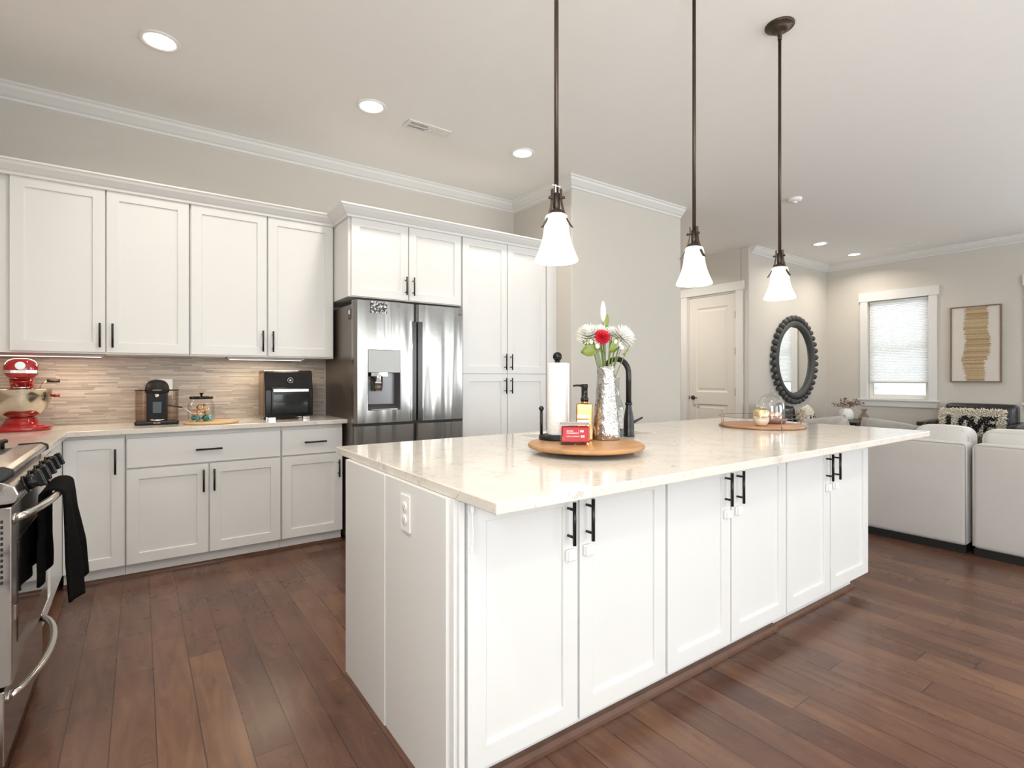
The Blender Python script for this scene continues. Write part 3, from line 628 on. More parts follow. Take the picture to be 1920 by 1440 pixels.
linkmesh('cord', MB().tube(cp, .0022, 8), M_['white'], t); linkmesh('plug', MB().box((.736,1.229,.853),(.747,1.239,.883)), M_['white'], t, bev=.002); linkmesh('connector', MB().box((.729,1.219,.748),(.738,1.226,.768)), M_['white'], t, bev=.002)
# ================================================================ refrigerator
t = thing('refrigerator', 'stainless steel French door refrigerator with water dispenser in its left door', 'refrigerator', (1.70,4.1,0))
linkmesh('body', MB().box((1.262,3.785,.03),(2.150,4.46,1.765)), M_['grayplate'], t, bev=.004)
linkmesh('hinge_cover', MB().box((1.285,3.74,1.766),(1.36,3.87,1.792)).box((2.06,3.74,1.766),(2.135,3.87,1.792)), M_['grayplate'], t, bev=.004)
linkmesh('foot_grille', MB().box((1.28,3.80,0),(2.13,3.86,.03)), M_['dark'], t)
def fdoor(u0, u1, z0, z1, bulge, curve_left=True, cut=None, name='door'):
    # slightly bowed stainless door with rounded vertical edges
    yf = 3.70; yb = 3.782; W = u1-u0; pr = []
    N = 24
    for k in range(N+1):
        s = k/N; x = u0+W*s; e = min(s, 1-s)*W; r = .018
        y = yf+bulge*((2*s-1)**2)
        if e < r: y += r-math.sqrt(max(r*r-(r-e)**2, 0))
        pr.append((x, y))
    mb = MB()
    if cut is None:
        mb.prism([(x,y,z0) for x, y in pr]+[(u1,yb,z0),(u0,yb,z0)], (0,0,z1-z0))
    else:
        c0, c1, cz0, cz1 = cut
        # strips below / above the cut over the full width, left and right of it between
        pl = [p for p in pr if p[0] <= c0-.001]+[(c0, yf+bulge*((2*(c0-u0)/W-1)**2))]
        prr = [(c1, yf+bulge*((2*(c1-u0)/W-1)**2))]+[p for p in pr if p[0] >= c1+.001]
        mb.prism([(x,y,z0) for x, y in pr]+[(u1,yb,z0),(u0,yb,z0)], (0,0,cz0-z0)); mb.prism([(x,y,cz1) for x, y in pr]+[(u1,yb,cz1),(u0,yb,cz1)], (0,0,z1-cz1))
        mb.prism([(x,y,cz0) for x, y in pl]+[(c0,yb,cz0),(u0,yb,cz0)], (0,0,cz1-cz0)); mb.prism([(x,y,cz0) for x, y in prr]+[(u1,yb,cz0),(c1,yb,cz0)], (0,0,cz1-cz0))
    o = linkmesh(name, mb, M_['fridge'], t)
    for p in o.data.polygons:
        p.use_smooth = abs(p.normal.z) < .3
    o.data.set_sharp_from_angle(angle=.6)
    return o
DL = fdoor(1.256, 1.731, .893, 1.788, .016, cut=(1.350,1.600,.985,1.43)); DR = fdoor(1.739, 2.160, .893, 1.788, .016)
fdoor(1.256, 1.731, .07, .872, .016, name='freezer_door'); fdoor(1.739, 2.160, .07, .872, .016, name='freezer_door')
# recessed grips down the middle
for x, s in ((1.690,1),(1.742,0)):
    linkmesh('recessed_handle', MB().box((x,3.700,.895),(x+.040,3.712,1.655)), mat('grip_steel', (.05,.048,.046), .25, .8), DL if s else DR, bev=.003)
for x in (1.6885,1.7815): linkmesh('grip_edge', MB().box((x,3.697,.895),(x+.004,3.710,1.66)), M_['chrome'], DL if x < 1.7 else DR)
linkmesh('door_gap', MB().box((1.731,3.745,.07),(1.739,3.786,1.785)).box((1.262,3.74,.872),(2.155,3.786,.893)), M_['dark'], t)
# dispenser
dp = linkmesh('water_dispenser', MB().box((1.352,3.699,1.262),(1.598,3.712,1.428)), mat('dispenser_panel', (.36,.36,.355), .42, .6, noise=.05), DL, bev=.002)
n_ = MB(); x0_,x1_,zz0,zz1 = 1.352,1.598,.987,1.262
n_.add([(x0_,3.702,zz0),(x1_,3.702,zz0),(x1_,3.702,zz1),(x0_,3.702,zz1),(x0_+.02,3.775,zz0+.04),(x1_-.02,3.775,zz0+.04),(x1_-.02,3.775,zz1),(x0_+.02,3.775,zz1)],[(0,1,5,4),(1,2,6,5),(2,3,7,6),(3,0,4,7),(4,5,6,7)])
linkmesh('dispenser_recess', n_, mat('recess_gray', (.17,.165,.17), .25, .6), DL)
linkmesh('dispenser_nozzle', MB().box((1.375,3.706,1.235),(1.500,3.76,1.262)).lathe([(.030,.0),(.036,.03),(.036,.055),(.040,.058),(.040,.066),(.036,.068),(.038,.115)], (1.436,3.738,1.125), 20), M_['chrome'], DL)
linkmesh('drip_tray', MB().box((1.375,3.700,.987),(1.575,3.725,.994)), M_['chrome'], DL)
text('logo', 'SAMSUNG', .022, mat('logo_gray', (.16,.16,.17), .4, .5), DR, Matrix.Translation((0,0,0)) @ M_negY(2.090,3.7075,1.735), sx=1.05, wld=True)
# photo and magnet
def photo_mat():
    m = mat('photo_print', (.3,.3,.3), .3, noise=None); N = m.node_tree.nodes; L = m.node_tree.links
    n = N.new('ShaderNodeTexNoise'); n.inputs['Scale'].default_value = 70; n.inputs['Detail'].default_value = 5; L.new(N['Texture Coordinate'].outputs['Object'], n.inputs['Vector'])
    L.new(ramp(N, L, n.outputs['Fac'], [(.40,(.02,.02,.025)),(.49,(.12,.12,.13)),(.54,(.35,.34,.34)),(.62,(.75,.74,.72))]), N['Principled BSDF'].inputs['Base Color']); return m
pm = photo_mat()
t = thing('photo_magnet', 'small black and white photo print stuck on the refrigerator left door', 'photo', (1.43,3.70,1.745))
linkmesh('print', MB().box((1.368,3.6955,1.697),(1.492,3.6985,1.783)), pm, t); 
tm = thing('refrigerator_magnet', 'small bronze magnet near the top of the refrigerator side', 'magnet', (1.26,3.83,1.68))
linkmesh('plate', MB().box((1.2565,3.800,1.655),(1.2615,3.865,1.73)), M_['bronze'], tm, bev=.002); linkmesh('emblem', MB().box((1.2545,3.815,1.69),(1.2565,3.85,1.722)), M_['chrome'], tm)
# ================================================================ range
rg = thing('gas_range', 'stainless steel gas range with black knobs along the left wall', 'stove', (-.65,2.52,0))
RY0, RY1 = 2.145, 2.895
linkmesh('body', MB().box((-.972,RY0,.06),(-.375,RY1,.925)).box((-.95,RY0+.03,0),(-.45,RY1-.03,.06)), M_['matblack'], rg, bev=.003)
cook = MB().box((-.972,RY0,.925),(-.345,RY1,.942))
linkmesh('cooktop', cook, M_['steely'], rg, bev=.004)
linkmesh('cooktop_well', MB().box((-.93,RY0+.04,.942),(-.41,RY1-.04,.945)), M_['dark'], rg)
tr = MB(); prof = [(-.41,.942),(-.40,.953),(-.33,.955),(-.314,.946),(-.312,.932),(-.33,.916),(-.40,.916)]
tr.prism([(x,RY0+.012,z) for x, z in prof], (0,RY1-RY0-.024,0)); linkmesh('front_trim', tr, M_['steely'], rg, bev=.003)
for y0, y1 in ((RY0,RY0+.012),(RY1-.012,RY1)):
    e = MB(); e.prism([(x,y0,z) for x, z in [(-.41,.941),(-.40,.957),(-.33,.959),(-.309,.949),(-.307,.930),(-.33,.914),(-.40,.914)]], (0,y1-y0,0)); linkmesh('trim_end_cap', e, M_['blackpl'], rg, bev=.003)
cpn = MB(); cpn.prism([(x,RY0,z) for x, z in [(-.375,.914),(-.335,.914),(-.306,.898),(-.296,.872),(-.306,.848),(-.375,.844)]], (0,RY1-RY0,0)); linkmesh('control_panel', cpn, M_['steely'], rg, bev=.004, seg=3)
for k in range(5):
    y = RY0+.125+k*.125; z = .884
    n = Vector((.93,0,.36)).normalized(); c = Vector((-.300,y,z))
    kb = MB().tube([c, c+n*.006],[.028,.027],20); kb.tube([c+n*.006, c+n*.034],[.023,.021],20)
    K = linkmesh('knob', kb, M_['blackpl'], rg)
    g2 = MB(); up = Vector((0,0,1)); up = (up-n*up.dot(n)).normalized(); sd_ = n.cross(up)
    vs = []
    for a in (.030,.050):
        for p, q in ((-1,-1),(1,-1),(1,1),(-1,1)): vs.append(c+n*a+up*p*.025+sd_*q*.0075)
    g2.add(vs, [(0,1,2,3),(4,5,6,7),(0,1,5,4),(1,2,6,5),(2,3,7,6),(3,0,4,7)]); linkmesh('grip', g2, M_['blackpl'], K, bev=.004, seg=3)
dr = MB().box((-.352,RY0,.302),(-.312,RY1,.838)); OD = linkmesh('oven_door', dr, M_['steely'], rg, bev=.004)
linkmesh('oven_window', MB().box((-.3125,RY0+.085,.40),(-.3095,RY1-.085,.715)), mat('oven_glass', (.015,.014,.014), .06, noise=.05, coat=.5), OD, bev=.001)
linkmesh('badge', MB().box((-.3125,2.190,.482),(-.3095,2.222,.528)), M_['chrome'], OD, bev=.002)
vv = MB()
for k in range(12): vv.box((-.337,RY0-.0012,.61+k*.0165),(-.331,RY0+.0005,.619+k*.0165))
linkmesh('vent_slots', vv, M_['dark'], OD)
linkmesh('seal', MB().box((-.373,RY0+.01,.29),(-.353,RY1-.01,.842)), M_['dark'], rg)
def bow(parent, z, reach, drop, y0, y1, x, r=.0125):
    pts = []; N = 20
    for k in range(N+1):
        s = k/N; q = 1-(2*s-1)**2; pts.append((x+reach*(q**.75), y0+(y1-y0)*s, z+drop*q))
    mb = MB().tube(pts, r, 12)
    for y in (y0, y1): mb.ball((x,y,z), (.006,.020,.018), 12, 8)
    return linkmesh('handle', mb, M_['steel'], parent)
bow(OD, .797, .072, .014, RY0+.03, RY1-.03, -.310)
dw = linkmesh('storage_drawer', MB().box((-.362,RY0,.065),(-.328,RY1,.290)), M_['steely'], rg, bev=.004)
bow(dw, .250, .066, .006, RY0+.05, RY1-.05, -.326)
# burners and grates
for bx in (-.80,-.53):
    for by in (RY0+.17, RY0+.58):
        bb = linkmesh('burner', MB().lathe([(.045,.945),(.048,.953),(.042,.961),(0,.962)], (bx,by,0), 24), M_['matblack'], rg)
        linkmesh('burner_cap', MB().lathe([(.030,.961),(.032,.967),(0,.970)], (bx,by,0), 24), M_['matblack'], bb)
for j in range(3):
    a, b = RY0+.045+j*.222, RY0+.045+j*.222+.215; gm = MB(); r = .0065
    lo, hi = .950, .980
    gm.tube([(-.92,a+.006,hi-.006),(-.425,a+.006,hi-.006)], r, 8); gm.tube([(-.92,b-.006,hi-.006),(-.425,b-.006,hi-.006)], r, 8)
    for k in range(6):
        x = -.915+k*.0965
        gm.tube([(x,a+.004,hi-.008),(x,a+.02,hi),(x,(a+b)/2,hi+.002),(x,b-.02,hi),(x,b-.004,hi-.008)], r, 8)
    for x in (-.90,-.44):
        for y in (a+.01,b-.01): gm.cyl((x,y,.945),(x,y,hi-.004),.007,n=8)
    linkmesh('grate', gm, M_['matblack'], rg)
# dish towel over the oven handle
def towel():
    mb = MB(); N = 60; yc0, yc1 = 2.42, 2.80; bz = .811
    prof = [(-.286+.001*math.sin(k), .50+(bz-.50)*k/13) for k in range(14)]
    for k in range(1, 8): q = PI-PI*k/8; prof.append((-.2525+.030*math.cos(q), bz+.0175*math.sin(q)))
    L_ = 30
    for k in range(L_+1): prof.append((-.222+.030*(k/L_)**.8, bz-.375*k/L_))
    P = len(prof)
    def fn(u, v):
        i = min(int(round(v*(P-1))), P-1); x, z = prof[i]; down = max(0, (bz-z)/.375); front = i > 17
        s = u*2-1; amp = min(1, down*1.6)
        fold = .5+.5*math.sin(u*13.5-1.2); x += ((.034*(fold**1.5)-.010)*amp if front else .008*math.sin(u*11)*amp)
        y = (yc0+yc1)/2+s*(yc1-yc0)/2*(.80+.20*min(1,down*1.5))+.012*math.cos(u*13.5-1.2)*amp*front
        if front: z -= .020*math.sin(u*4.2+.5)*down-.012*down*fold
        return Vector((x,y,z))
    mb.grid(fn, N, P-1); return mb
tm_ = mat('black_towel', (.007,.007,.007), .95, noise=.2, bump=.8, bscale=260, spec=.1)
tag(linkmesh('dish_towel', towel(), tm_, solid=.009), 'black ribbed dish towel hanging over the oven door handle', 'towel')
# ================================================================ pendants
def pendant(x, y, ang, lab, low=0):
    zb = 1.633; t = thing('pendant_light', lab, 'pendant light', (x,y,CH), group='island pendants')
    linkmesh('canopy', MB().lathe([(.070,0),(.071,-.006),(.066,-.012),(.050,-.016),(.048,-.024),(.030,-.036),(.012,-.042),(.010,-.062),(.0,-.064)], (x,y,CH), 36), M_['bronze'], t)
    p = MB(); p.cyl((x,y,CH-.06),(x,y,1.86),.0078,n=12); p.cyl((x,y,CH-.075),(x,y,CH-.06),.010,n=12)
    linkmesh('pole', p, M_['bronze'], t)
    linkmesh('stem', MB().cyl((x,y,1.87),(x,y,1.80),.0125,n=14), M_['bronze'], t)
    linkmesh('socket_cap', MB().lathe([(.013,.182),(.022,.178),(.030,.168),(.035,.158),(.034,.155)], (x,y,zb), 24, capb=False), M_['bronze'], t)
    sh = MB().lathe([(.031,.164),(.0375,.158),(.0405,.146),(.0425,.125),(.046,.095),(.052,.068),(.061,.042),(.071,.018),(.0765,.004),(.0750,0),(.0725,.004),(.058,.040),(.049,.068),(.043,.095),(.039,.125),(.031,.155)], (x,y,zb), 40, capb=False, capt=False)
    linkmesh('glass_shade', sh, M_['shade'], t)
    linkmesh('bulb', MB().ball((x,y,zb+.085), (.022,.022,.030), 16, 10), M_['lens'], t)
    for k in range(3):
        a = math.radians(ang+120*k); d = Vector((math.cos(a), math.sin(a), 0)); s = Vector((-math.sin(a), math.cos(a), 0)); c = Vector((x,y,0))
        pts = [(.0175,1.884),(.0175,1.862),(.0185,1.845),(.0225,1.822),(.030,1.798),(.041,1.774),(.0545,1.752),(.060,1.745)]
        arm = linkmesh('curved_arm', MB().ribbon([c+d*r+Vector((0,0,z)) for r, z in pts], .0125, .0038, s), M_['bronze'], t)
        sc = MB().cyl(c+d*.008+Vector((0,0,1.853)), c+d*.026+Vector((0,0,1.853)), .0042, n=10); sc.ball(c+d*.0275+Vector((0,0,1.853)), .0058, 12, 8)
        linkmesh('screw', sc, M_['bronze'], arm)
    l = bpy.data.lights.new('pendant_lamp', 'POINT'); l.energy = 3.2; l.color = WARM; l.shadow_soft_size = .045
    o = bpy.data.objects.new('pendant_lamp', l); C.objects.link(o); o.location = (0,0,zb-.03-CH); o.parent = t
    return t
pendant(1.193,1.41,54.6,'leftmost of the three bronze pendants with white glass shades, hanging closest to the fridge side')
pendant(1.981,1.41,-102,'middle bronze pendant with white glass shade between the other two over the island')
pendant(2.703,1.41,-102,'rightmost bronze pendant with white glass shade, its round ceiling canopy visible')
tt = thing('zip_tie', 'white plastic tie wrapped around the stem of the leftmost pendant', 'tie', (1.193,1.41,1.88))
mb = MB().tube([(1.193+.0135*math.cos(q), 1.41+.0135*math.sin(q), 1.898+.006*math.sin(q)) for q in [2*PI*k/16 for k in range(16)]], .002, 6, closed=True)
linkmesh('loop', mb, M_['white'], tt); linkmesh('tail', MB().ribbon([(1.181,1.400,1.898),(1.180,1.3985,1.885),(1.181,1.399,1.870)], .004, .0012, (.8,-.6,0)), M_['white'], tt)
# ================================================================ things on the round board
TZ = .955
board_m = mat('acacia_wood', (.40,.21,.085), .38, noise=.6, nscale=2.2, stretch=(1,11,1))
t = thing('lazy_susan', 'round wooden turntable board holding the flowers and candle on the island', 'turntable', (1.508,1.595,.9155))
linkmesh('board', MB().lathe([(.228,.020),(.238,.024),(.240,.031),(.236,.0385),(.230,.0395),(0,.0395)], (1.508,1.595,.9155), 64), board_m, t)
linkmesh('base', MB().lathe([(.11,0),(.112,.003),(.10,.0195),(0,.0195)], (1.508,1.595,.9155), 40), M_['matblack'], t)
Z = TZ+.0003
# paper towel holder and roll
px_, py_ = 1.494, 1.759
t = thing('paper_towel_holder', 'black upright paper towel holder with ball finial and side arm', 'paper towel holder', (px_,py_,Z))
linkmesh('base', MB().lathe([(.080,0),(.081,.004),(.081,.016),(.077,.020),(0,.020)], (px_,py_,Z), 40), M_['matblack'], t)
linkmesh('center_rod', MB().cyl((px_,py_,Z+.02),(px_,py_,Z+.345),.006,n=12), M_['black'], t)
linkmesh('finial', MB().ball((px_,py_,Z+.362),.0205,20,14).lathe([(.012,.336),(.013,.341),(.009,.345)],(px_,py_,Z),16), M_['blackpl'], t)
sx_, sy_ = px_-.0575, py_+.0408
linkmesh('side_arm', MB().cyl((sx_,sy_,Z+.02),(sx_,sy_,Z+.125),.0065,n=12).ball((sx_,sy_,Z+.134),.0115,16,10), M_['black'], t)
r = MB().lathe([(.020,.0215),(.0435,.0215),(.044,.025),(.044,.331),(.0435,.334),(.020,.334)], (px_,py_,Z), 48, capb=False, capt=False); r.lathe([(.020,.334),(.020,.0215)], (px_,py_,Z), 24, capb=False, capt=False)
r.ribbon([(px_+.033,py_-.0292,Z+.1775),(px_+.040,py_-.033,Z+.1775)], .31, .0006, (0,0,1))
tag(linkmesh('paper_towel_roll', r, mat('paper_towel', (.74,.73,.71), .9, noise=.02, bump=.5, bscale=130)), 'white paper towel roll on the black upright holder', 'paper towel')
# soap dispenser
def orient(px): # world angle so that a local -Y face looks back at the camera, for a point along image column px
    return 0
gold = mat('gold_metal', (.66,.36,.14), .16, 1, noise=.03)
cx, cy = 1.570, 1.668; rz = math.radians(-43)
t = thing('soap_dispenser', 'gold square soap bottle with a black pump beside the paper towel', 'soap dispenser', (cx,cy,Z), rz)
linkmesh('bottle', MB().box((-.036,-.026,0),(.036,.026,.158)), gold, t, bev=.006, seg=4, wld=False)
linkmesh('neck', MB().lathe([(.015,.158),(.015,.168)], n=20), gold, t, wld=False)
linkmesh('pump', MB().lathe([(.017,.168),(.017,.182),(.0135,.184),(.0135,.226),(.015,.228),(.015,.240),(.012,.242),(0,.242)], n=20).tube([(0,0,.234),(-.03,0,.236),(-.05,0,.234)],[.005,.0045,.0035],10), M_['blackpl'], t, wld=False)
# candle
cx, cy = 1.448, 1.595; rz = math.radians(-39)
t = thing('jar_candle', 'red glass jar candle with silver lid at the front of the wooden turntable', 'candle', (cx,cy,Z), rz)
redc = mat('red_wax_glass', (.34,.006,.010), .08, noise=.06, coat=.6)
linkmesh('jar', MB().box((-.061,-.049,.0),(.061,.049,.080)), M_['glass'], t, bev=.006, seg=3, wld=False)
linkmesh('wax', MB().box((-.0565,-.0445,.010),(.0565,.0445,.0745)), redc, t, bev=.005, seg=3, wld=False)
linkmesh('lid', MB().box((-.0605,-.0485,.080),(.0605,.0485,.0935)), M_['chrome'], t, bev=.004, seg=3, wld=False)
lb = linkmesh('label', MB().box((-.050,-.0500,.014),(.050,-.0492,.070)), mat('label_red', (.38,.004,.010), .3, noise=.03), t, wld=False)
wht = mat('label_print', (.92,.82,.80), .4, noise=.02)
F_ = Matrix.Rotation(PI/2, 4, 'X')
text('lettering', 'SPICED', .0085, wht, lb, Matrix.Translation((-.036,-.0503,.056)) @ F_, align='LEFT', ext=.0002)
text('lettering', 'CRANBERRY', .0085, wht, lb, Matrix.Translation((-.036,-.0503,.0475)) @ F_, align='LEFT', ext=.0002)
text('lettering', 'SWEET CRANBERRY', .0058, wht, lb, Matrix.Translation((-.036,-.0503,.035)) @ F_, align='LEFT', ext=.0002)
linkmesh('emblem', MB().box((.018,-.0505,.052),(.032,-.0500,.060)).box((.012,-.0505,.044),(.0125,-.0500,.064)).box((.021,-.0505,.031),(.027,-.0500,.040)).box((.029,-.0505,.031),(.035,-.0500,.040)), wht, lb, wld=False)
# hammered vase
vx, vy = 1.668, 1.636
vm = mat('hammered_silver', (.46,.445,.43), .24, .95, noise=.08, nscale=20, bump=.9, bscale=38)
t = thing('vase', 'tall hammered silver vase holding the white and red flowers', 'vase', (vx,vy,Z))
linkmesh('vase_body', MB().lathe([(.0600,0),(.0625,.004),(.0610,.03),(.0570,.07),(.0515,.12),(.0465,.17),(.0425,.22),(.0395,.27),(.0390,.300),(.0400,.318),(.0385,.319),(.0365,.300),(.036,.26),(.036,.20)], (vx,vy,Z), 56, capt=False), vm, t)
# flowers
R_ = Vector((.815,-.579,0)); F2 = Vector((.579,.815,0)); top = Vector((vx,vy,Z+.319))
wpet = mat('white_petal', (.74,.73,.68), .6, noise=.04); stemm = mat('stem_green', (.13,.19,.05), .5, noise=.3); leafm = mat('leaf_green', (.17,.22,.035), .45, noise=.3, nscale=30)
redp = mat('red_petal', (.50,.006,.02), .55, noise=.2)
def curve_pts(a, b, bend, n=8):
    a = Vector(a); b = Vector(b); m = (a+b)/2+Vector(bend); return [a*(1-s)**2+m*2*s*(1-s)+b*s*s for s in [k/n for k in range(n+1)]]
def petal(mb, c, d, L, w, up, curl=.3):
    d = d.normalized(); up = (up-d*up.dot(d)); up = up.normalized() if up.length > 1e-4 else d.orthogonal().normalized(); s = d.cross(up)
    vs = []; n = 4
    for k in range(n+1):
        q = k/n; ww = w*math.sin(PI*min(.12+q*.88, .97))**.6*(1 if q < .95 else .4); p = c+d*L*q+up*curl*L*q*q
        vs += [p-s*ww/2+up*ww*.25, p, p+s*ww/2+up*ww*.25]
    fs = []
    for k in range(n):
        for j in range(2): fs.append((3*k+j,3*k+j+1,3*k+4+j,3*k+3+j))
    mb.add(vs, fs, True)
def mum(name, pos, axis, R, pm, lab, cat='flower', grp=None, layers=7, w=.2, curl=.45, stem_from=None):
    axis = Vector(axis).normalized(); pos = Vector(pos); a0 = axis.orthogonal().normalized(); b0 = axis.cross(a0)
    t = thing(name, lab, cat, stem_from or tuple(pos), group=grp)
    mb = MB(); cnt = 0
    for L in range(layers):
        th = math.radians(12+L*(112-12)/(layers-1)); n = int(5+18*math.sin(th))
        for k in range(n):
            q = 2*PI*(k+L*.37+random.random()*.25)/n; d = axis*math.cos(th)+(a0*math.cos(q)+b0*math.sin(q))*math.sin(th)
            petal(mb, pos-axis*R*.3+d*R*.12, d, R*(.72+.28*math.sin(th)+random.uniform(-.07,.07)), R*w, axis, curl*(.4+.3*L/layers))
    linkmesh('petals', mb, pm, t, solid=.0006)
    st = curve_pts(Vector(stem_from), pos-axis*R*.30, (0,0,.03)) if stem_from else [pos, pos-axis*.05]
    linkmesh('stem', MB().tube(st, .0022, 8), stemm, t); return t
def vp(r, z, f=0): return top+R_*r+F2*f+Vector((0,0,z))   # offsets across, up, away
base_in = lambda r, f=0: tuple(vp(r*.2, -.10, f*.2))
mum('chrysanthemum', vp(-.078,.146,-.01), (-.45,-.35,.75), .050, wpet, 'white chrysanthemum on the left side of the bouquet', grp='white chrysanthemums in the vase', stem_from=base_in(-.08))
mum('chrysanthemum', vp(-.020,.156,.01), (0,-.3,.9), .043, wpet, 'white chrysanthemum in the middle, just behind the red carnation', grp='white chrysanthemums in the vase', stem_from=base_in(-.02,.02))
mum('chrysanthemum', vp(.030,.150,.01), (.1,-.3,.9), .038, wpet, 'small white chrysanthemum between the red carnation and the right bloom', grp='white chrysanthemums in the vase', stem_from=base_in(.03,.02))
mum('chrysanthemum', vp(.079,.135,-.015), (.45,-.5,.6), .054, wpet, 'large white chrysanthemum drooping at the right side of the bouquet', grp='white chrysanthemums in the vase', stem_from=base_in(.08))
mum('carnation', vp(-.022,.130,-.05), (-.3,-.75,.5), .031, redp, 'red carnation at the center of the bouquet', layers=8, w=.42, curl=.15, stem_from=base_in(-.02,-.03))
t = thing('lily_bud', 'closed white lily bud standing tallest above the bouquet', 'flower', base_in(-.01,.02))
bp_ = vp(-.012,.195,.005)
linkmesh('bud', MB().lathe([(.003,0),(.009,.012),(.0125,.035),(.012,.060),(.0085,.078),(.004,.090),(0,.093)], bp_, 14), wpet, t)
linkmesh('stem', MB().tube(curve_pts(Vector(base_in(-.01,.02)), bp_, (0,0,.02)), .0024, 8), stemm, t)
def leaf(mb, a, d, L, w, up):
    petal(mb, Vector(a), Vector(d), L, w, Vector(up), -.12)
lf = MB(); leaf(lf, vp(.000,.170,0), R_*.15+Vector((0,0,1)), .06, .018, -F2); linkmesh('leaf', lf, leafm, t, solid=.0006)
for i, (r, z, d, L, w, f, lab) in enumerate([
    (-.045,.075,-R_*1+Vector((0,0,-.22)),.070,.052,-.03,'broad green leaf sprig hanging at the lower left of the bouquet'),
    (-.055,.100,-R_*.9+Vector((0,0,.18)),.055,.040,-.02,'green leaf sprig just under the left chrysanthemum'),
    (.010,.060,R_*.45+Vector((0,0,.9)),.075,.026,-.045,'narrow green leaf sprig rising in front below the carnation')]):
    st_ = base_in(r,f); t = thing('leaf_sprig', lab, 'leaf', st_, group=None)
    e = vp(r,z,f); linkmesh('stem', MB().tube(curve_pts(Vector(st_), e, (0,0,.02)), .0018, 8), stemm, t)
    lf = MB(); leaf(lf, e, d, L, w, -F2); linkmesh('leaf', lf, leafm, t, solid=.0008)
for i, (r, z, f) in enumerate([(-.070,.105,-.035),(-.045,.085,-.045),(.055,.095,-.03),(.062,.080,-.04),(.035,.105,-.04)]):
    st_ = base_in(r*.8,f); t = thing('flower_bud', 'small unopened cream bud low in the bouquet under the white blooms', 'flower', st_, group='small cream buds in the bouquet')
    e = vp(r,z,f); linkmesh('stem', MB().tube(curve_pts(Vector(st_), e, (0,0,.03)), .0016, 6), stemm, t)
    linkmesh('bud', MB().ball(e, (.009,.009,.011), 12, 8), wpet, t)
for i, (r, z, f) in enumerate([(-.03,.11,-.02),(.012,.12,-.03),(.045,.11,0),(.10,.09,-.02),(.0,.10,.02),(.028,.115,.015)]):
    st_ = base_in(r,f); t = thing('greenery_sprig', 'thin green filler sprig rising from the silver vase', 'greenery', st_, group='green filler sprigs in the vase')
    e = vp(r,z,f); linkmesh('stem', MB().tube(curve_pts(Vector(st_), e, (0,0,.02)), .0020, 6), stemm, t)
    lf = MB(); leaf(lf, vp(r*.7,z*.55,f), R_*(.6 if r > 0 else -.6)+Vector((0,0,.6)), .04, .010, -F2); linkmesh('leaf', lf, leafm, t, solid=.0006)
# glass bottle with label
bx, by, bz = 2.000, 1.886, .9158
t = thing('glass_bottle', 'glass bottle with black and white label between vase and faucet', 'bottle', (bx,by,bz))
linkmesh('bottle', MB().lathe([(.033,0),(.035,.004),(.035,.150),(.031,.175),(.016,.205),(.0135,.225),(.0135,.300),(.015,.302),(.015,.310)], (bx,by,bz), 28, capt=False), glassmat('gray_glass', (.80,.84,.85), .3), t)
lm = MB().lathe([(.0356,.05),(.0356,.145)], (bx,by,bz), 28, capb=False, capt=False); linkmesh('label', lm, mat('bottle_label', (.35,.34,.33), .5, noise=.9, nscale=60), t)
linkmesh('contents', MB().lathe([(.031,.005),(.032,.045),(0,.045)], (bx,by,bz), 24), mat('dark_soap', (.03,.06,.07), .2, noise=.05), t)
# ================================================================ wire tray with glass pieces
tx, ty, tz = 3.20, 1.785, .9158
t = thing('serving_tray', 'round wooden tray with thin wire gallery rail near the far end of the island', 'tray', (tx,ty,tz))
linkmesh('tray_base', MB().lathe([(.240,.002),(.246,.004),(.246,.014),(.243,.016),(0,.016)], (tx,ty,tz), 64), mat('tray_wood', (.42,.20,.10), .35, noise=.3, nscale=4, stretch=(8,1,1)), t)
wire = mat('aged_wire', (.30,.22,.15), .35, .9, noise=.2)
circ = lambda R, z, n=64: [(tx+R*math.cos(2*PI*k/n), ty+R*math.sin(2*PI*k/n), tz+z) for k in range(n)]
linkmesh('rail', MB().tube(circ(.250,.066), .0018, 6, closed=True), wire, t); linkmesh('rail', MB().tube(circ(.250,.004), .0022, 6, closed=True), wire, t)
for k in range(5):
    q = math.atan2(R_.y, R_.x)+PI+2*PI*k/6 if k < 4 else math.atan2(R_.y, R_.x)+PI-2*PI/6
    q = math.atan2(-F2.y,-F2.x)+[0, PI/2, -PI/2, PI*.78, -PI*.78][k]
    c = (tx+.250*math.cos(q), ty+.250*math.sin(q)); h = .105 if k in (1,2) else .066
    linkmesh('post', MB().cyl((c[0],c[1],tz),(c[0],c[1],tz+h),.0022,n=8), wire, t)
gx, gy, gz = 3.328, 1.79, tz+.0165
t = thing('cake_stand', 'small brown footed dish under the glass cloche on the tray', 'dish', (gx,gy,gz))
linkmesh('dish', MB().lathe([(.070,0),(.078,.002),(.088,.016),(.094,.030),(.092,.032),(.080,.020),(0,.020)], (gx,gy,gz), 40), mat('mauve_ceramic', (.22,.13,.12), .25, noise=.15), t)
t = thing('glass_cloche', 'clear bell shaped glass cloche with knob standing on the tray', 'cloche', (gx,gy,gz+.021))
linkmesh('dome', MB().lathe([(.078,0),(.079,.03),(.079,.08),(.074,.115),(.062,.142),(.042,.160),(.018,.168),(0,.169)], (gx,gy,gz+.0215), 40, capb=False), glassmat('cloche_glass', (.95,.96,.96), .45), t)
linkmesh('knob', MB().lathe([(.006,.167),(.005,.176),(.012,.184),(.013,.192),(.008,.200),(0,.201)], (gx,gy,gz+.0215), 20), glassmat('knob_glass', (.9,.92,.92), .35), t)
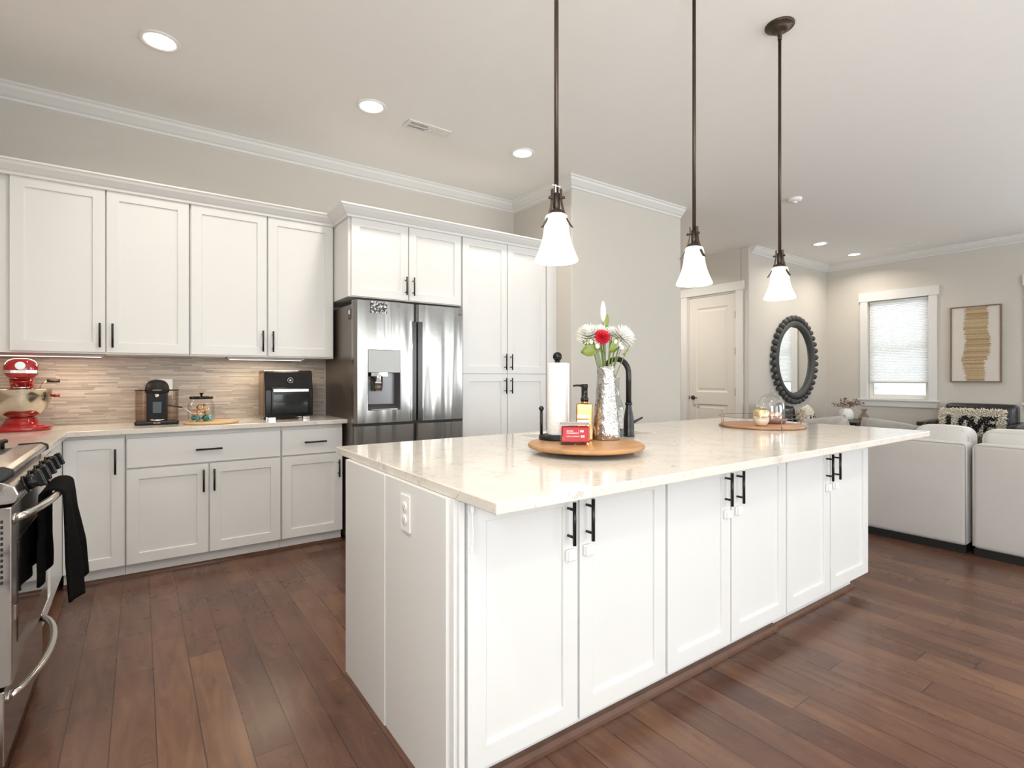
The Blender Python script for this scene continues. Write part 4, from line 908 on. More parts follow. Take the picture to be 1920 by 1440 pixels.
for i, (a, b, h, c) in enumerate([(-.030,-.02,.045,(.72,.42,.30)),(.028,-.028,.040,(.78,.55,.42)),(.0,.034,.055,(.82,.74,.66))]):
    m_ = mat('cake_%d' % i, c, .7, noise=.2, nscale=60, bump=.5)
    t = thing('cupcake', ['orange pink cupcake at left under the glass cloche','peach cupcake at right under the glass cloche','pale tall cupcake at the back under the glass cloche'][i], 'cupcake', (gx+a,gy+b,gz+.0205))
    linkmesh('wrapper', MB().lathe([(.017,0),(.023,.024)], (gx+a,gy+b,gz+.0206), 20), mat('wrap_%d' % i, (.45,.24,.15), .6, noise=.1), t)
    linkmesh('frosting', MB().lathe([(.025,.024),(.026,.032),(.018,.038),(.019,.044),(.010,h+.004),(0,h+.012)], (gx+a,gy+b,gz+.0206), 20), m_, t)
gx, gy = 3.066, 1.712
t = thing('bud_vase', 'small gold tinted glass vase at the left front on the tray', 'vase', (gx,gy,gz))
gv_ = glassmat('amber_glass', (.97,.93,.84), .35)
linkmesh('vase_glass', MB().lathe([(.022,0),(.034,.006),(.044,.030),(.0465,.055),(.046,.085),(.040,.100),(.026,.108),(.024,.118),(.030,.132),(.0315,.138)], (gx,gy,gz), 36, capt=False), gv_, t)
linkmesh('mercury_lining', MB().lathe([(.0440,.060),(.0445,.084),(.038,.098)], (gx,gy,gz), 36, capb=False, capt=False), mat('gold_foil', (.66,.52,.32), .35, .7, noise=.35, nscale=40), t)
linkmesh('white_base', MB().lathe([(.020,.002),(.033,.008),(.0425,.030),(.0445,.050),(0,.052)], (gx,gy,gz), 30), mat('pearl_white', (.78,.74,.68), .25, noise=.05), t)
# ================================================================ stand mixer
red = mat('red_enamel', (.36,.005,.006), .12, noise=.03, coat=.6); WZ = .9158
t = thing('stand_mixer', 'red stand mixer with steel bowl in the corner of the counter', 'mixer', (-.565,4.17,WZ), math.radians(-83))
bs = MB(); n = 40; pr = []
for k in range(n):
    q = 2*PI*k/n; c, s = math.cos(q), math.sin(q); e = .62
    pr.append((-.07+.195*math.copysign(abs(c)**e,c), .140*math.copysign(abs(s)**e,s)))
linkmesh('base', MB().prism([(x,y,0) for x, y in pr], (0,0,.026)), red, t, bev=.010, seg=4, wld=False)
linkmesh('pedestal', MB().lathe([(.115,.024),(.100,.030),(.082,.044),(.072,.062),(.068,.075),(0,.076)], (-.01,0,0), 36, sy=1.0), red, t, wld=False)
col = MB(); vs = []; secs = [(-.235,-.115,.060,.02),(-.235,-.13,.055,.12),(-.235,-.145,.052,.22),(-.240,-.13,.058,.30),(-.245,-.10,.066,.35)]
for x0,x1,w_,z in secs:
    for k in range(16):
        q = 2*PI*k/16; c, s = math.cos(q), math.sin(q); vs.append(((x0+x1)/2+(x1-x0)/2*math.copysign(abs(c)**.7,c), w_*math.copysign(abs(s)**.7,s), z))
fs = [(i*16+k,i*16+(k+1)%16,(i+1)*16+(k+1)%16,(i+1)*16+k) for i in range(4) for k in range(16)]
col.add(vs, fs, True); linkmesh('column', col, red, t, wld=False)
hd = MB(); vs = []; prof = [(-.262,.02),(-.255,.75),(-.235,.92),(-.18,1.0),(-.05,1.0),(.05,.99),(.095,.94),(.118,.82),(.128,.55),(.130,.02)]
nh = 28
for x, sc in prof:
    for k in range(nh):
        q = 2*PI*k/nh; c, s = math.cos(q), math.sin(q)
        zz = .356+(.066 if s > 0 else .060)*math.copysign(abs(s)**.8,s)*sc; vs.append((x, .0785*math.copysign(abs(c)**.75,c)*sc, zz))
hd.add(vs, [(i*nh+k,i*nh+(k+1)%nh,(i+1)*nh+(k+1)%nh,(i+1)*nh+k) for i in range(len(prof)-1) for k in range(nh)], True)
H_ = linkmesh('head', hd, red, t, wld=False)
# trim band around the head
bd = MB(); pts = []
for x, y in ((-.20,.0795),(-.05,.0800),(.05,.0795),(.095,.0750),(.118,.0650),(.1295,.044),(.1315,.02)): pts.append((x,y,.343))
pts = pts+[(x,-y,z) for x, y, z in pts[::-1]]
bd.ribbon(pts, .016, .002, (0,0,1)); linkmesh('trim_band', bd, M_['chrome'], H_, wld=False)
linkmesh('hub_cover', MB().tube([(.122,-.004,.377),(.135,-.004,.377)],[.021,.019],24), mat('hub_silver', (.72,.80,.84), .2, .3, noise=.02), H_, wld=False)
linkmesh('hub_ring', MB().tube([(.118,-.004,.377),(.131,-.004,.377)],[.0235,.0225],24), M_['chrome'], H_, wld=False)
linkmesh('hub_lock', MB().cyl((.112,.022,.381),(.112,.075,.381),.006,n=12), M_['chrome'], H_, wld=False)
linkmesh('mixing_socket', MB().lathe([(.046,.262),(.052,.280),(.054,.300)], n=28), red, H_, wld=False); linkmesh('planetary', MB().lathe([(.034,.238),(.036,.262)], n=24).cyl((.008,0,.13),(.008,0,.24),.006,n=10), M_['chrome'], H_, wld=False)
bw = MB().lathe([(.050,.076),(.056,.078),(.088,.098),(.112,.128),(.128,.165),(.1355,.205),(.138,.238),(.1405,.240),(.1385,.242),(.134,.235),(.130,.200),(.108,.130),(.080,.100),(.0,.088)], n=56, capt=False)
bowlm = steel_mat('bowl_steel', (.60,.55,.47), .17, 'z'); linkmesh('bowl', bw, bowlm, t, wld=False)
linkmesh('bowl_arm', MB().tube([(-.12,.055,.20),(-.05,.139,.20),(.0,.150,.20)],.008,8).tube([(-.12,-.055,.20),(-.05,-.139,.20),(.0,-.150,.20)],.008,8), red, t, wld=False)
linkmesh('bowl_pin', MB().cyl((0,.140,.20),(0,.170,.20),.009,n=14), mat('dark_red', (.25,.01,.01), .25, noise=.1), t, wld=False)
linkmesh('bowl_lift_lever', MB().tube([(-.16,.075,.22),(-.15,.09,.27),(-.14,.118,.29)],.004,8), M_['chrome'], t, wld=False)
linkmesh('lever_grip', MB().tube([(-.14,.113,.290),(-.135,.175,.289)],[.0105,.0115],14), M_['bronze'], t, wld=False)
# ================================================================ coffee machine
cx, cy = .095, 4.225
t = thing('coffee_machine', 'black capsule coffee machine with side water tanks against the backsplash', 'coffee machine', (cx,cy,WZ), math.radians(-2))
linkmesh('base', MB().box((-.122,-.095,0),(.122,.10,.026)), M_['blackpl'], t, bev=.010, seg=3, wld=False)
linkmesh('tower', MB().box((-.056,-.035,.026),(.056,.095,.215)).lathe([(.060,.030),(.060,.205)],(0,.03,0),32), M_['blackpl'], t, bev=.004, wld=False)
linkmesh('head', MB().lathe([(.060,.205),(.066,.210),(.068,.228),(.066,.250),(.058,.270),(.042,.287),(.020,.294),(0,.295)],(0,.0,0),36).box((-.05,0,.21),(.05,.09,.25)), M_['matblack'], t, wld=False)
linkmesh('spout', MB().cyl((0,-.045,.205),(0,-.045,.178),.016,.013,n=16), M_['chrome'], t, wld=False)
linkmesh('drip_tray', MB().lathe([(.042,.026),(.043,.034),(.038,.036),(0,.036)],(0,-.055,0),28), M_['chrome'], t, wld=False)
linkmesh('cup_support', MB().box((-.024,-.040,.075),(.024,-.034,.150)), mat('panel_blue', (.10,.12,.14), .08, noise=.1), t, bev=.003, wld=False)
for s in (-1, 1):
    w = linkmesh('water_tank', MB().lathe([(.042,.027),(.042,.222)],(s*.080,.02,0),28,capb=False,capt=False), glassmat('smoke_glass_%d' % (s+1), (.80,.72,.66), .2), t, wld=False)
    linkmesh('tank_lid', MB().lathe([(.044,.221),(.044,.228),(0,.229)],(s*.080,.02,0),28), M_['blackpl'], w, wld=False)
wtxt = mat('print_silver', (.65,.63,.60), .4, noise=.02)
text('logo', 'NESPRESSO', .0095, wtxt, t, Matrix.Translation((0,-.0688,.226)) @ Matrix.Rotation(PI/2,4,'X'), ext=.0003)
text('logo', 'Breville', .0125, wtxt, t, Matrix.Translation((0,-.0955,.013)) @ Matrix.Rotation(PI/2,4,'X'), ext=.0003)
# ================================================================ board, jar, capsules, scoop
bx, by = .400, 4.10
tag(linkmesh('serving_board', MB().lathe([(.160,0),(.165,.003),(.165,.012),(.162,.0145),(0,.0145)],(bx,by,WZ),56), mat('light_wood', (.62,.42,.22), .4, noise=.2, nscale=5, stretch=(1,8,1))), 'round light wood board under the glass jar beside the coffee machine', 'board')
jx, jy, jz = .340, 4.105, WZ+.0148
t = thing('glass_jar', 'clear glass jar with a black lid standing on the round light wood board', 'jar', (jx,jy,jz))
linkmesh('jar_glass', MB().lathe([(.066,0),(.074,.004),(.080,.030),(.080,.100),(.074,.128),(.062,.142),(.061,.152)],(jx,jy,jz),44,capt=False), M_['glass'], t)
l_ = linkmesh('lid', MB().lathe([(.066,.150),(.070,.152),(.070,.165),(.064,.168),(0,.169)],(jx,jy,jz),40), M_['blackpl'], t)
linkmesh('knob', MB().lathe([(.007,.168),(.006,.180),(.014,.188),(.014,.191),(0,.192)],(jx,jy,jz),20), M_['blackpl'], l_)
cols = [((.55,.30,.12),'copper'),((.04,.22,.16),'dark green'),((.15,.45,.55),'blue'),((.70,.50,.30),'tan'),((.62,.36,.22),'orange brown')]
cm = [(mat('capsule_'+n.replace(' ','_'), c, .3, .5, noise=.1), n) for c, n in cols]
spots = []
for L, (R, n, off) in enumerate([(.045,6,0),(.038,5,.5),(.018,3,.2)]):
    for k in range(n): q = 2*PI*(k+off)/n; spots.append((R*math.cos(q), R*math.sin(q), .026+L*.036, L))
protos = {}
for i, (a, b, z, L) in enumerate(spots):
    m_, nm = (cm[1] if i % 2 else cm[2]) if L == 0 else cm[(0,3,4)[i % 3]]
    rot = (random.uniform(0,3), random.uniform(0,3), 0)
    lab = '%s coffee capsule in the %s inside the black-lidded jar' % (nm, ('bottom layer','middle layer','top layer')[L])
    if nm not in protos:
        cap = linkmesh('coffee_capsule', MB().lathe([(.0,-.013),(.009,-.013),(.014,-.008),(.017,.006),(.0195,.007),(.0195,.009),(.012,.011),(0,.012)],n=20), m_); protos[nm] = cap; r_ = cap
    else: r_ = protos[nm].copy(); C.objects.link(r_)
    r_.location = (jx+a, jy+b, jz+z-.004); r_.rotation_euler = rot; tag(r_, lab, 'coffee capsule', 'coffee capsules in the glass jar, %s, %s' % (nm, 'layer '+'abc'[L]))
t = thing('scoop', 'metal scoop with black handle leaning out of the left side of the glass jar', 'scoop', (jx-.085,jy-.035,jz+.06))
linkmesh('scoop_handle', MB().tube([(jx-.20,jy-.080,jz+.118),(jx-.115,jy-.068,jz+.100)],[.0045,.0045],10), M_['black'], t)
linkmesh('shaft', MB().tube([(jx-.115,jy-.068,jz+.100),(jx-.090,jy-.072,jz+.085),(jx-.060,jy-.084,jz+.060),(jx-.03,jy-.088,jz+.052)],.0026,8), M_['chrome'], t)
linkmesh('bowl', MB().lathe([(0,0),(.010,.002),(.016,.009),(.018,.018)],(jx-.015,jy-.100,jz+.044),18,capb=False,capt=False), M_['chrome'], t, solid=.001)
# ================================================================ countertop oven
ox0, ox1, oy = .738, 1.072, 4.115
t = thing('air_fryer_oven', 'black countertop air fryer oven with glass door and silver handle', 'oven', ((ox0+ox1)/2,oy+.12,WZ))
gb = mat('gloss_black', (.009,.008,.007), .15, noise=.1, spec=.35)
pf = [(oy,.020),(oy,.215),(oy+.008,.245),(oy+.032,.352),(oy+.045,.362),(oy+.235,.362),(oy+.25,.345),(oy+.25,.020)]
sh_ = MB(); sh_.prism([(ox0,y,WZ+z) for y, z in pf], (ox1-ox0,0,0)); linkmesh('housing', sh_, gb, t, bev=.007, seg=3)
sp_ = MB(); sp_.prism([(ox0-.003,y,WZ+z) for y, z in [(oy+.045,.03),(oy+.045,.34),(oy+.24,.34),(oy+.24,.03)]], (.003,0,0)); linkmesh('side_panel', sp_, mat('bronze_side', (.20,.13,.07), .3, .6, noise=.05), t)
dw_ = linkmesh('door', MB().box((ox0+.040,oy-.010,WZ+.040),(ox1-.030,oy,WZ+.236)), gb, t, bev=.003)
linkmesh('window', MB().box((ox0+.052,oy-.0115,WZ+.050),(ox1-.042,oy-.0095,WZ+.185)), mat('oven_window_glass', (.022,.026,.028), .06, noise=.5, nscale=8), dw_)
hb = linkmesh('handle', MB().box((ox0+.048,oy-.028,WZ+.203),(ox1-.036,oy-.014,WZ+.226)).box((ox0+.06,oy-.016,WZ+.208),(ox0+.075,oy-.009,WZ+.220)).box((ox1-.065,oy-.016,WZ+.208),(ox1-.05,oy-.009,WZ+.220)), steel_mat('handle_steel', (.75,.74,.72), .2, 'x'), dw_, bev=.003)
text('logo', 'OMNI', .010, M_['dark'], hb, Matrix.Translation(((ox0+ox1)/2,oy-.0284,WZ+.2145)) @ Matrix.Rotation(PI/2,4,'X'), ext=.0002, wld=True)
kc = Vector(((ox0+ox1)/2+.005, oy+.017, WZ+.286)); kn = Vector((0,-.976,.218))
kb = linkmesh('dial', MB().tube([kc, kc+kn*.014],[.023,.021],28), M_['blackpl'], t)
linkmesh('dial_ring', MB().tube([kc+kn*.0135+Vector((.019*math.cos(q),0,0))+Vector((0,.218,.976))*.019*math.sin(q) for q in [2*PI*k/28 for k in range(28)]],.0018,8,closed=True), M_['chrome'], kb)
linkmesh('dial_mark', MB().tube([kc+kn*.0138, kc+kn*.0148],[.007,.007],16), M_['chrome'], kb)
for x in (ox0+.02, ox1-.075):
    for y in (oy+.004, oy+.20): linkmesh('foot', MB().box((x,y-.012,WZ),(x+.05,y+.03,WZ+.021)), M_['chrome'], t, bev=.002)
# ================================================================ sofa
velvet = mat('sofa_velvet', (.46,.435,.41), .75, noise=.07, nscale=3, bump=.25, bscale=9, sheen=.35)
velvetd = mat('sofa_cushion_velvet', (.52,.50,.475), .7, noise=.10, nscale=6, bump=.4, bscale=14, sheen=.4)
def soft(a, b, bulge=(0,0,0), n=8, r=.045):
    # rounded upholstered block: subdivided box pushed out in the middle
    a = Vector(a); b = Vector(b); c = (a+b)/2; h = (b-a)/2; mb = MB()
    for ax in range(3):
        for sg in (-1, 1):
            i, j = (ax+1)%3, (ax+2)%3
            def fn(u, v):
                p = Vector((0,0,0)); p[ax] = sg; p[i] = u*2-1; p[j] = v*2-1
                q = [math.copysign(1-(1-abs(x))**1.0, x) for x in p]
                # round the corners
                w = Vector([q[k]*h[k] for k in range(3)]); inner = Vector([max(min(w[k], h[k]-r), -(h[k]-r)) for k in range(3)]); d = w-inner
                if d.length > 1e-9 and sum(1 for k in range(3) if abs(d[k]) > 1e-9) > 1: w = inner+d.normalized()*r
                elif d.length > r: w = inner+d.normalized()*r
                for k in range(3):
                    f = 1
                    for m in range(3):
                        if m != k: f *= (1-(w[m]/h[m])**2)
                    w[k] += bulge[k]*f*(w[k]/h[k])
                return c+w
            # denser sampling near the edges
            N = n*2
            e = lambda s, k: (s if s in (0,1) else s)
            ts = lambda k: sorted(set([0,.35*r/(2*h[k]),.7*r/(2*h[k]),r/(2*h[k])]+[r/(2*h[k])+(1-r/h[k])*m/n for m in range(1,n)]+[1-r/(2*h[k]),1-.7*r/(2*h[k]),1-.35*r/(2*h[k]),1]))
            U_, V_ = ts(i), ts(j); vs = [fn(u, v) for u in U_ for v in V_]; nv = len(V_)
            mb.add(vs, [(p*nv+q_,(p+1)*nv+q_,(p+1)*nv+q_+1,p*nv+q_+1) for p in range(len(U_)-1) for q_ in range(nv-1)], True)
    return mb
def sofa(y0, y1, lab, rz=0, yb=None):
    yb = yb or y1
    t = thing('sofa_section', lab, 'sofa', (4.665,(y0+y1)/2,0), rz, group='sofa sections')
    X = 4.665
    linkmesh('plinth', MB().box((X+.012,y0+.01,0),(X+.90,y1-.01,.055)), M_['matblack'], t)
    linkmesh('back_frame', soft((X,y0,.055),(X+.17,y1,.768),(.008,0,.004),r=.028), velvet, t)
    linkmesh('seat_base', soft((X+.172,y0,.055),(X+.93,y1,.29),r=.03), velvet, t)
    linkmesh('seat_cushion', soft((X+.30,y0+.005,.292),(X+.95,y1-.005,.455),(0,0,.02),r=.05), velvetd, t)
    linkmesh('back_cushion', soft((X+.130,y0+.012,.46),(X+.345,yb-.012,.862),(.02,0,.012),r=.065), velvetd, t)
    pipe = MB(); xx = X+.006
    pipe.tube([(xx,y0+.006,.07),(xx,y0+.006,.745),(xx,y0+.02,.763),(xx,y1-.02,.763),(xx,y1-.006,.745),(xx,y1-.006,.07)], .005, 8)
    linkmesh('piping', pipe, velvet, t)
    pc = MB(); xx = X+.150
    pc.tube([(xx,y0+.03,.60),(xx,y0+.024,.80),(xx,y0+.06,.845),(xx,yb-.06,.845),(xx,yb-.024,.80),(xx,yb-.03,.60)], .004, 8)
    linkmesh('cushion_piping', pc, velvetd, t)
sofa(1.132, 2.33, 'pale gray velvet sofa section seen from behind, partly hidden by the island', yb=1.50)
sofa(-.10, 1.106, 'pale gray velvet sofa section seen from behind at the right edge')
# throw pillows
def pillow(w, h, th, n=16):
    mb = MB()
    for s in (-1, 1):
        def fn(u, v):
            a, b = u*2-1, v*2-1; k = 1-.06*(1-a*a)*0
            pin = 1-.05*(a*a*b*b)
            e = (max(0,1-a**4)*max(0,1-b**4))**.55
            return Vector((a*w/2*pin*(1-.05*(1-b*b)*0), s*th/2*e, b*h/2*(1-.05*(1-a*a)*-0)))
        mb.grid(fn, n, n)
    return mb
def edge(w, h, n=10):
    pts = []
    for k in range(n): pts.append((-w/2+w*k/n,0,-h/2))
    for k in range(n): pts.append((w/2,0,-h/2+h*k/n))
    for k in range(n): pts.append((w/2-w*k/n,0,h/2))
    for k in range(n): pts.append((-w/2,0,h/2-h*k/n))
    return [(x*.985*(1-.05*(abs(z)/(h/2))**4*(abs(x)/(w/2))**4),y,z*.985*(1-.05*(abs(z)/(h/2))**4*(abs(x)/(w/2))**4)) for x,y,z in pts]
for (x,y,z,rx,rz,m_,lab) in [
    (5.02,1.71,.665,-12,94,mat('gray_plush', (.27,.25,.23), .8, noise=.3, nscale=14, bump=.6, bscale=50, sheen=.4),'gray plush throw pillow with light piping on the sofa behind the island corner'),
    (5.05,2.18,.665,-14,78,mat('silver_plush', (.40,.375,.35), .7, noise=.3, nscale=9, bump=.6, bscale=40, sheen=.4),'silvery crushed velvet throw pillow on the sofa below the white vase')]:
    t = thing('throw_pillow', lab, 'pillow', (x,y,z)); t.rotation_euler = (math.radians(rx),math.radians(9 if y > 2 else -7),math.radians(rz))
    linkmesh('cover', pillow(.44,.42,.15), m_, t, wld=False); linkmesh('piping', MB().tube(edge(.44,.42), .005, 6, closed=True), velvet, t, wld=False)
# ================================================================ leather armchairs with shaggy LOVE cushions
leather = mat('black_leather', (.020,.019,.018), .32, noise=.2, nscale=5, bump=.3, bscale=35, coat=.15)
def armchair(x, y, rz, lab):
    # local: seat faces +X, origin on the floor under the seat
    t = thing('armchair', lab, 'armchair', (x,y,0), rz, group='black leather armchairs')
    linkmesh('seat_frame', soft((-.40,-.38,.14),(.40,.38,.33),r=.02), leather, t, wld=False)
    for s in (-1, 1):
        a, b = sorted((s*.382, s*.485)); linkmesh('armrest', soft((-.42,a,.14),(.42,b,.665),r=.02), leather, t, wld=False)
    linkmesh('back_frame', soft((-.50,-.485,.14),(-.40,.485,.66),r=.02), leather, t, wld=False)
    linkmesh('seat_cushion', soft((-.26,-.375,.332),(.42,.375,.47),(0,0,.015),r=.035), leather, t, wld=False)
    bc = soft((-.40,-.36,.475),(-.21,.36,.885),(.03,0,.004),r=.05); linkmesh('back_cushion', bc, leather, t, wld=False)
    for a in (-.38,.38):
        for b in (-.43,.43): linkmesh('leg', MB().cyl((a,b,0),(a,b,.142),.016,.02,n=12), M_['matblack'], t, wld=False)
    return t
armchair(8.62, 2.02, PI, 'black leather armchair under the framed artwork, behind the gray sofa')
armchair(6.97, 3.23, math.radians(-60), 'dark leather armchair below the round beaded mirror, half hidden by the island')
# letter strokes on a 0..1 x 0..1 cell
LET = {'L':[((.15,1),(.15,0)),((.15,0),(.85,0))], 'O':[((.15,.2),(.15,.8)),((.15,.8),(.4,1)),((.4,1),(.65,1)),((.65,1),(.88,.8)),((.88,.8),(.88,.2)),((.88,.2),(.65,0)),((.65,0),(.4,0)),((.4,0),(.15,.2))],
       'V':[((.05,1),(.45,0)),((.45,0),(.9,1))], 'E':[((.15,0),(.15,1)),((.15,1),(.85,1)),((.15,.5),(.75,.5)),((.15,0),(.85,0))]}
def in_letter(u, v):
    # u across 0..1, v up 0..1 of the cushion face
    if not (.08 < u < .94 and .16 < v < .76): return False
    k = int((u-.13)/.195)
    if k < 0 or k > 3: return False
    lu = ((u-.13)/.195-k); lv = (v-.23)/.46
    for (a, b), (c, d) in LET['LOVE'[k]]:
        dx, dy = c-a, d-b; s = max(0, min(1, ((lu-a)*dx+(lv-b)*dy)/(dx*dx+dy*dy))); e = math.hypot((lu-a-dx*s)*.195*.62, (lv-b-dy*s)*.44*.36)
        if e < .025: return True
    return False
cream = mat('cream_wool', (.74,.68,.58), .95, noise=.12, nscale=30); blackw = mat('black_wool', (.012,.011,.011), .95, noise=.2)
def shaggy(x, y, z, rx, rz, lab):
    w, h, th = .62, .35, .12
    t = thing('lettered_cushion', lab, 'pillow', (x,y,z), group='shaggy lettered cushions'); t.rotation_euler = (math.radians(rx),0,math.radians(rz))
    linkmesh('cover', pillow(w,h,th), cream, t, wld=False)
    a_, b_ = MB(), MB(); rnd = random.Random(3)
    def tuft(u, v, side):
        a, b = u*2-1, v*2-1; e = (max(0,1-a**4)*max(0,1-b**4))**.55; p = Vector((a*w/2, side*th/2*e, b*h/2))
        n = Vector((a*abs(a)**3*.9, side*(.25+e), b*abs(b)**3*.9)).normalized(); n = (n+Vector((rnd.uniform(-.5,.5), rnd.uniform(-.2,.2), rnd.uniform(-.7,.2)))).normalized()
        L = rnd.uniform(.024,.042); mb = b_ if (side < 0 and in_letter(u, v)) else a_
        mb.tube([p-n*.004, p+n*L*.6+Vector((0,0,-.001)), p+n*L+Vector((0,0,-.004))], [.0048,.0052,.0035], 5)
    N1, N2 = 58, 34
    for i in range(N1):
        for j in range(N2): tuft((i+rnd.random())/N1, (j+rnd.random())/N2, -1)
    for i in range(26):
        for j in range(12): tuft((i+rnd.random())/26, (j+rnd.random())/12, 1)
    for k in range(260):
        q = rnd.random(); s_ = rnd.choice((0,1))
        tuft(*((q, s_*.99+.005) if k % 3 else (s_*.99+.005, q)), -1)
    s1 = linkmesh('wool_tufts', a_, cream, t, wld=False); s1['kind'] = 'stuff'
    s2 = linkmesh('lettering', b_, blackw, t, wld=False); s2['kind'] = 'stuff'
    return t
shaggy(8.665, 2.06, .635, -13, -90, 'cream shaggy cushion with black LOVE lettering on the armchair under the artwork')
shaggy(6.86, 3.24, .665, -10, 20, 'cream shaggy cushion with black lettering on the armchair below the round mirror')
# ================================================================ corner table and its vases
dk = mat('espresso_wood', (.030,.019,.014), .35, noise=.3)
t = thing('side_table', 'dark wooden side table in the living room corner under the white vase', 'table', (8.55,3.52,0))
linkmesh('table_top', MB().box((8.12,3.16,.565),(8.98,3.88,.60)), dk, t, bev=.004)
for x in (8.16,8.94):
    for y in (3.20,3.84): linkmesh('leg', MB().box((x-.02,y-.02,0),(x+.02,y+.02,.565)), dk, t)
linkmesh('apron', MB().box((8.18,3.20,.50),(8.92,3.84,.564)), dk, t)
vx, vy, vz = 8.62, 3.50, .6003
t = thing('vase', 'matte white rounded vase with dried stems on the dark corner table', 'vase', (vx,vy,vz))
linkmesh('vase_body', MB().lathe([(.085,0),(.094,.006),(.100,.04),(.098,.09),(.084,.130),(.064,.152),(.058,.160),(.060,.166),(.054,.166),(.052,.150)], (vx,vy,vz), 40, capt=False), mat('white_ceramic', (.82,.81,.79), .35, noise=.02), t)
dried = mat('dried_flower', (.16,.075,.045), .8, noise=.4, nscale=40)
rnd = random.Random(11)
for k in range(16):
    a = rnd.uniform(-PI, PI); lean = rnd.uniform(.06,.25); hgt = .30-lean*.60+rnd.uniform(-.02,.03)
    d = Vector((math.cos(a), math.sin(a), 0)); p0 = Vector((vx,vy,vz+.03))+d*.015; p1 = Vector((vx,vy,vz+.155))+d*.035; p2 = Vector((vx,vy,vz+hgt+.05))+d*lean; 
    st = thing('dried_stem', 'brown dried berry stem in the white vase on the corner table', 'dried flower', tuple(p0), group='dried stems in the white vase')
    pts = [p0, p1]+[p1*(1-s)**2+(p1+Vector((0,0,.09))+d*lean*.3)*2*s*(1-s)+p2*s*s for s in (.25,.5,.75,1)]
    m_ = MB().tube(pts, .0016, 5); hb_ = MB()
    for j in range(9):
        s = rnd.uniform(.35,1.05); q = p1*(1-s)**2+(p1+Vector((0,0,.09))+d*lean*.3)*2*s*(1-s)+p2*s*s; o_ = q+Vector((rnd.uniform(-.035,.035), rnd.uniform(-.035,.035), rnd.uniform(-.02,.03)))
        m_.tube([q, o_], .0010, 4); hb_.ball(o_, rnd.uniform(.005,.009), 7, 5)
    linkmesh('twig', m_, dried, st); linkmesh('berries', hb_, dried, st)
vx, vy = 8.68, 3.285
t = thing('glass_vase', 'small smoky glass vase right of the white vase on the corner table', 'vase', (vx,vy,vz))
linkmesh('vase_body', MB().lathe([(.050,0),(.066,.010),(.070,.040),(.050,.080),(.026,.105),(.030,.135),(.050,.165)], (vx,vy,vz), 30, capt=False), glassmat('smoky_glass', (.72,.62,.52), .35), t)
# ================================================================ mirror
mx_, mz_ = 8.105, 1.492; WY = 4.03
t = thing('wall_mirror', 'round mirror framed with dark wooden beads on the far wall', 'mirror', (mx_,WY-.02,mz_))
def ring(prof, n=72): # prof (r, y)
    mb = MB(); vs = [(mx_+r*math.cos(2*PI*k/n), y, mz_+r*math.sin(2*PI*k/n)) for r, y in prof for k in range(n)]; P = len(prof)
    mb.add(vs, [(i*n+k,i*n+(k+1)%n,((i+1)%P)*n+(k+1)%n,((i+1)%P)*n+k) for i in range(P) for k in range(n)], True); return mb
slate = mat('slate_wood', (.060,.062,.060), .55, noise=.2, nscale=20)
linkmesh('frame', ring([(.515,WY-.001),(.515,WY-.062),(.530,WY-.072),(.575,WY-.070),(.590,WY-.055),(.595,WY-.001)]), slate, t, bev=.0)
g = MB(); n = 72; g.add([(mx_+.516*math.cos(2*PI*k/n), WY-.018, mz_+.516*math.sin(2*PI*k/n)) for k in range(n)]+[(mx_+.490*math.cos(2*PI*k/n), WY-.022, mz_+.490*math.sin(2*PI*k/n)) for k in range(n)],
    [(k,(k+1)%n,n+(k+1)%n,n+k) for k in range(n)]+[tuple(range(n,2*n))])
linkmesh('mirror_glass', g, mat('mirror_silver', (.93,.94,.93), .01, 1, noise=.01), t)
bmesh_ = None
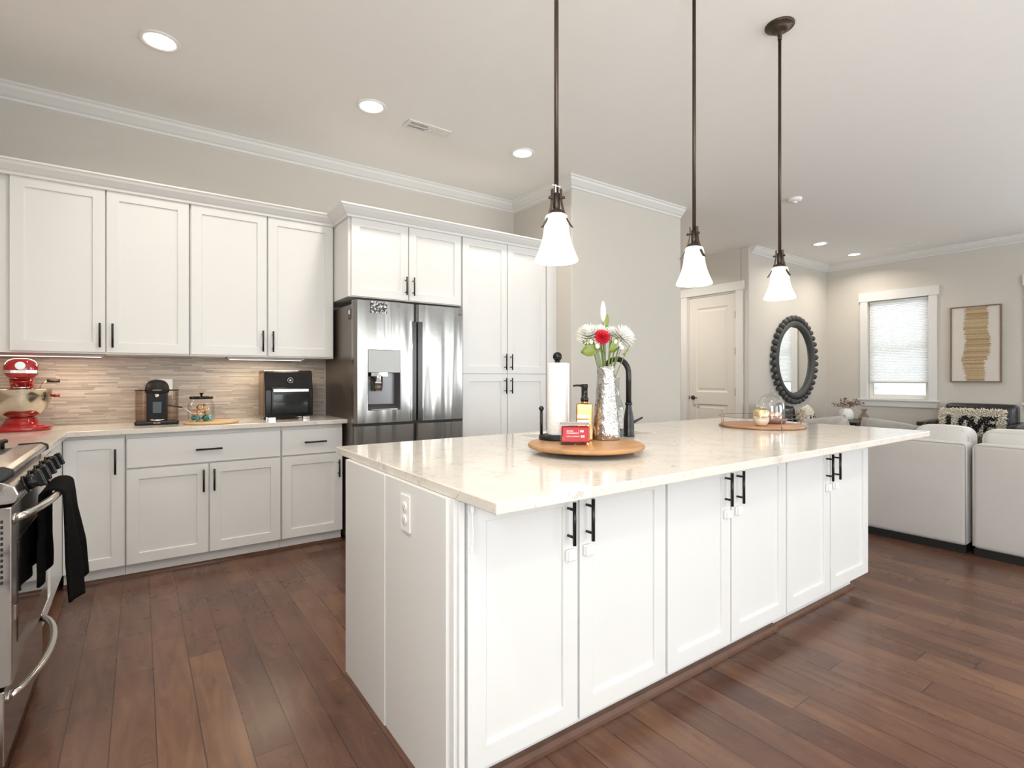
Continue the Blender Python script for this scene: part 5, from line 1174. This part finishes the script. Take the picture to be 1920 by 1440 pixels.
for k in range(38):
    q = 2*PI*(k+.5)/38; c = (mx_+.634*math.cos(q), WY-.043, mz_+.634*math.sin(q))
    if bmesh_ is None:
        bmesh_ = linkmesh('bead', MB().ball((0,0,0), .042, 18, 12), slate, t, wld=False); o_ = bmesh_
    else: o_ = bmesh_.copy(); C.objects.link(o_); o_.parent = t
    o_.location = (c[0]-mx_, c[1]-(WY-.02), c[2]-mz_)
# ================================================================ framed artwork
ay0, ay1, az0, az1 = 1.876, 2.406, 1.163, 2.192; AX = 9.21
t = thing('framed_artwork', 'tall framed canvas with a wavy gold brushed band beside the shaded window', 'picture', (AX,(ay0+ay1)/2,az0))
fm = mat('walnut_frame', (.20,.14,.09), .45, noise=.2)
fr = MB(); e = .014
fr.box((AX-.045,ay0,az0),(AX-.001,ay0+e,az1)).box((AX-.045,ay1-e,az0),(AX-.001,ay1,az1)).box((AX-.045,ay0+e,az0),(AX-.001,ay1-e,az0+e)).box((AX-.045,ay0+e,az1-e),(AX-.001,ay1-e,az1))
linkmesh('frame', fr, fm, t)
linkmesh('canvas', MB().box((AX-.034,ay0+e+.001,az0+e+.001),(AX-.004,ay1-e-.001,az1-e-.001)), mat('canvas_cream', (.66,.61,.55), .8, noise=.03, bump=.2, bscale=300), t)
golds = [mat('gold_stroke_light', (.48,.36,.21), .55, noise=.3, nscale=60), mat('gold_stroke_dark', (.31,.21,.115), .55, noise=.3, nscale=60)]
rnd = random.Random(5); sa, sb = MB(), MB(); n = 190
for k in range(n):
    s = k/(n-1); z = az1-.022-s*(az1-az0-.044)
    # left/right edges as seen from the room: left = larger y
    cl = .150+.018*math.sin(s*7.5+.5)-.02*math.sin(s*3.1)+rnd.uniform(-.018,.018)+.05*max(0,math.sin(PI*(s-.28)/.45) if .28 < s < .73 else 0)
    cr = .395+.030*max(0, math.sin(PI*(s-.3)/.40) if .3 < s < .7 else 0)-.03*(s > .72)+rnd.uniform(-.018,.010)
    mb = sb if rnd.random() < .30 else sa
    x = AX-.036-rnd.uniform(0,.0012)
    mb.box((x,ay1-cr,z-.0030),(AX-.0345,ay1-cl,z+.0030))
linkmesh('brush_strokes', sa, golds[0], t); linkmesh('dark_brush_strokes', sb, golds[1], t)
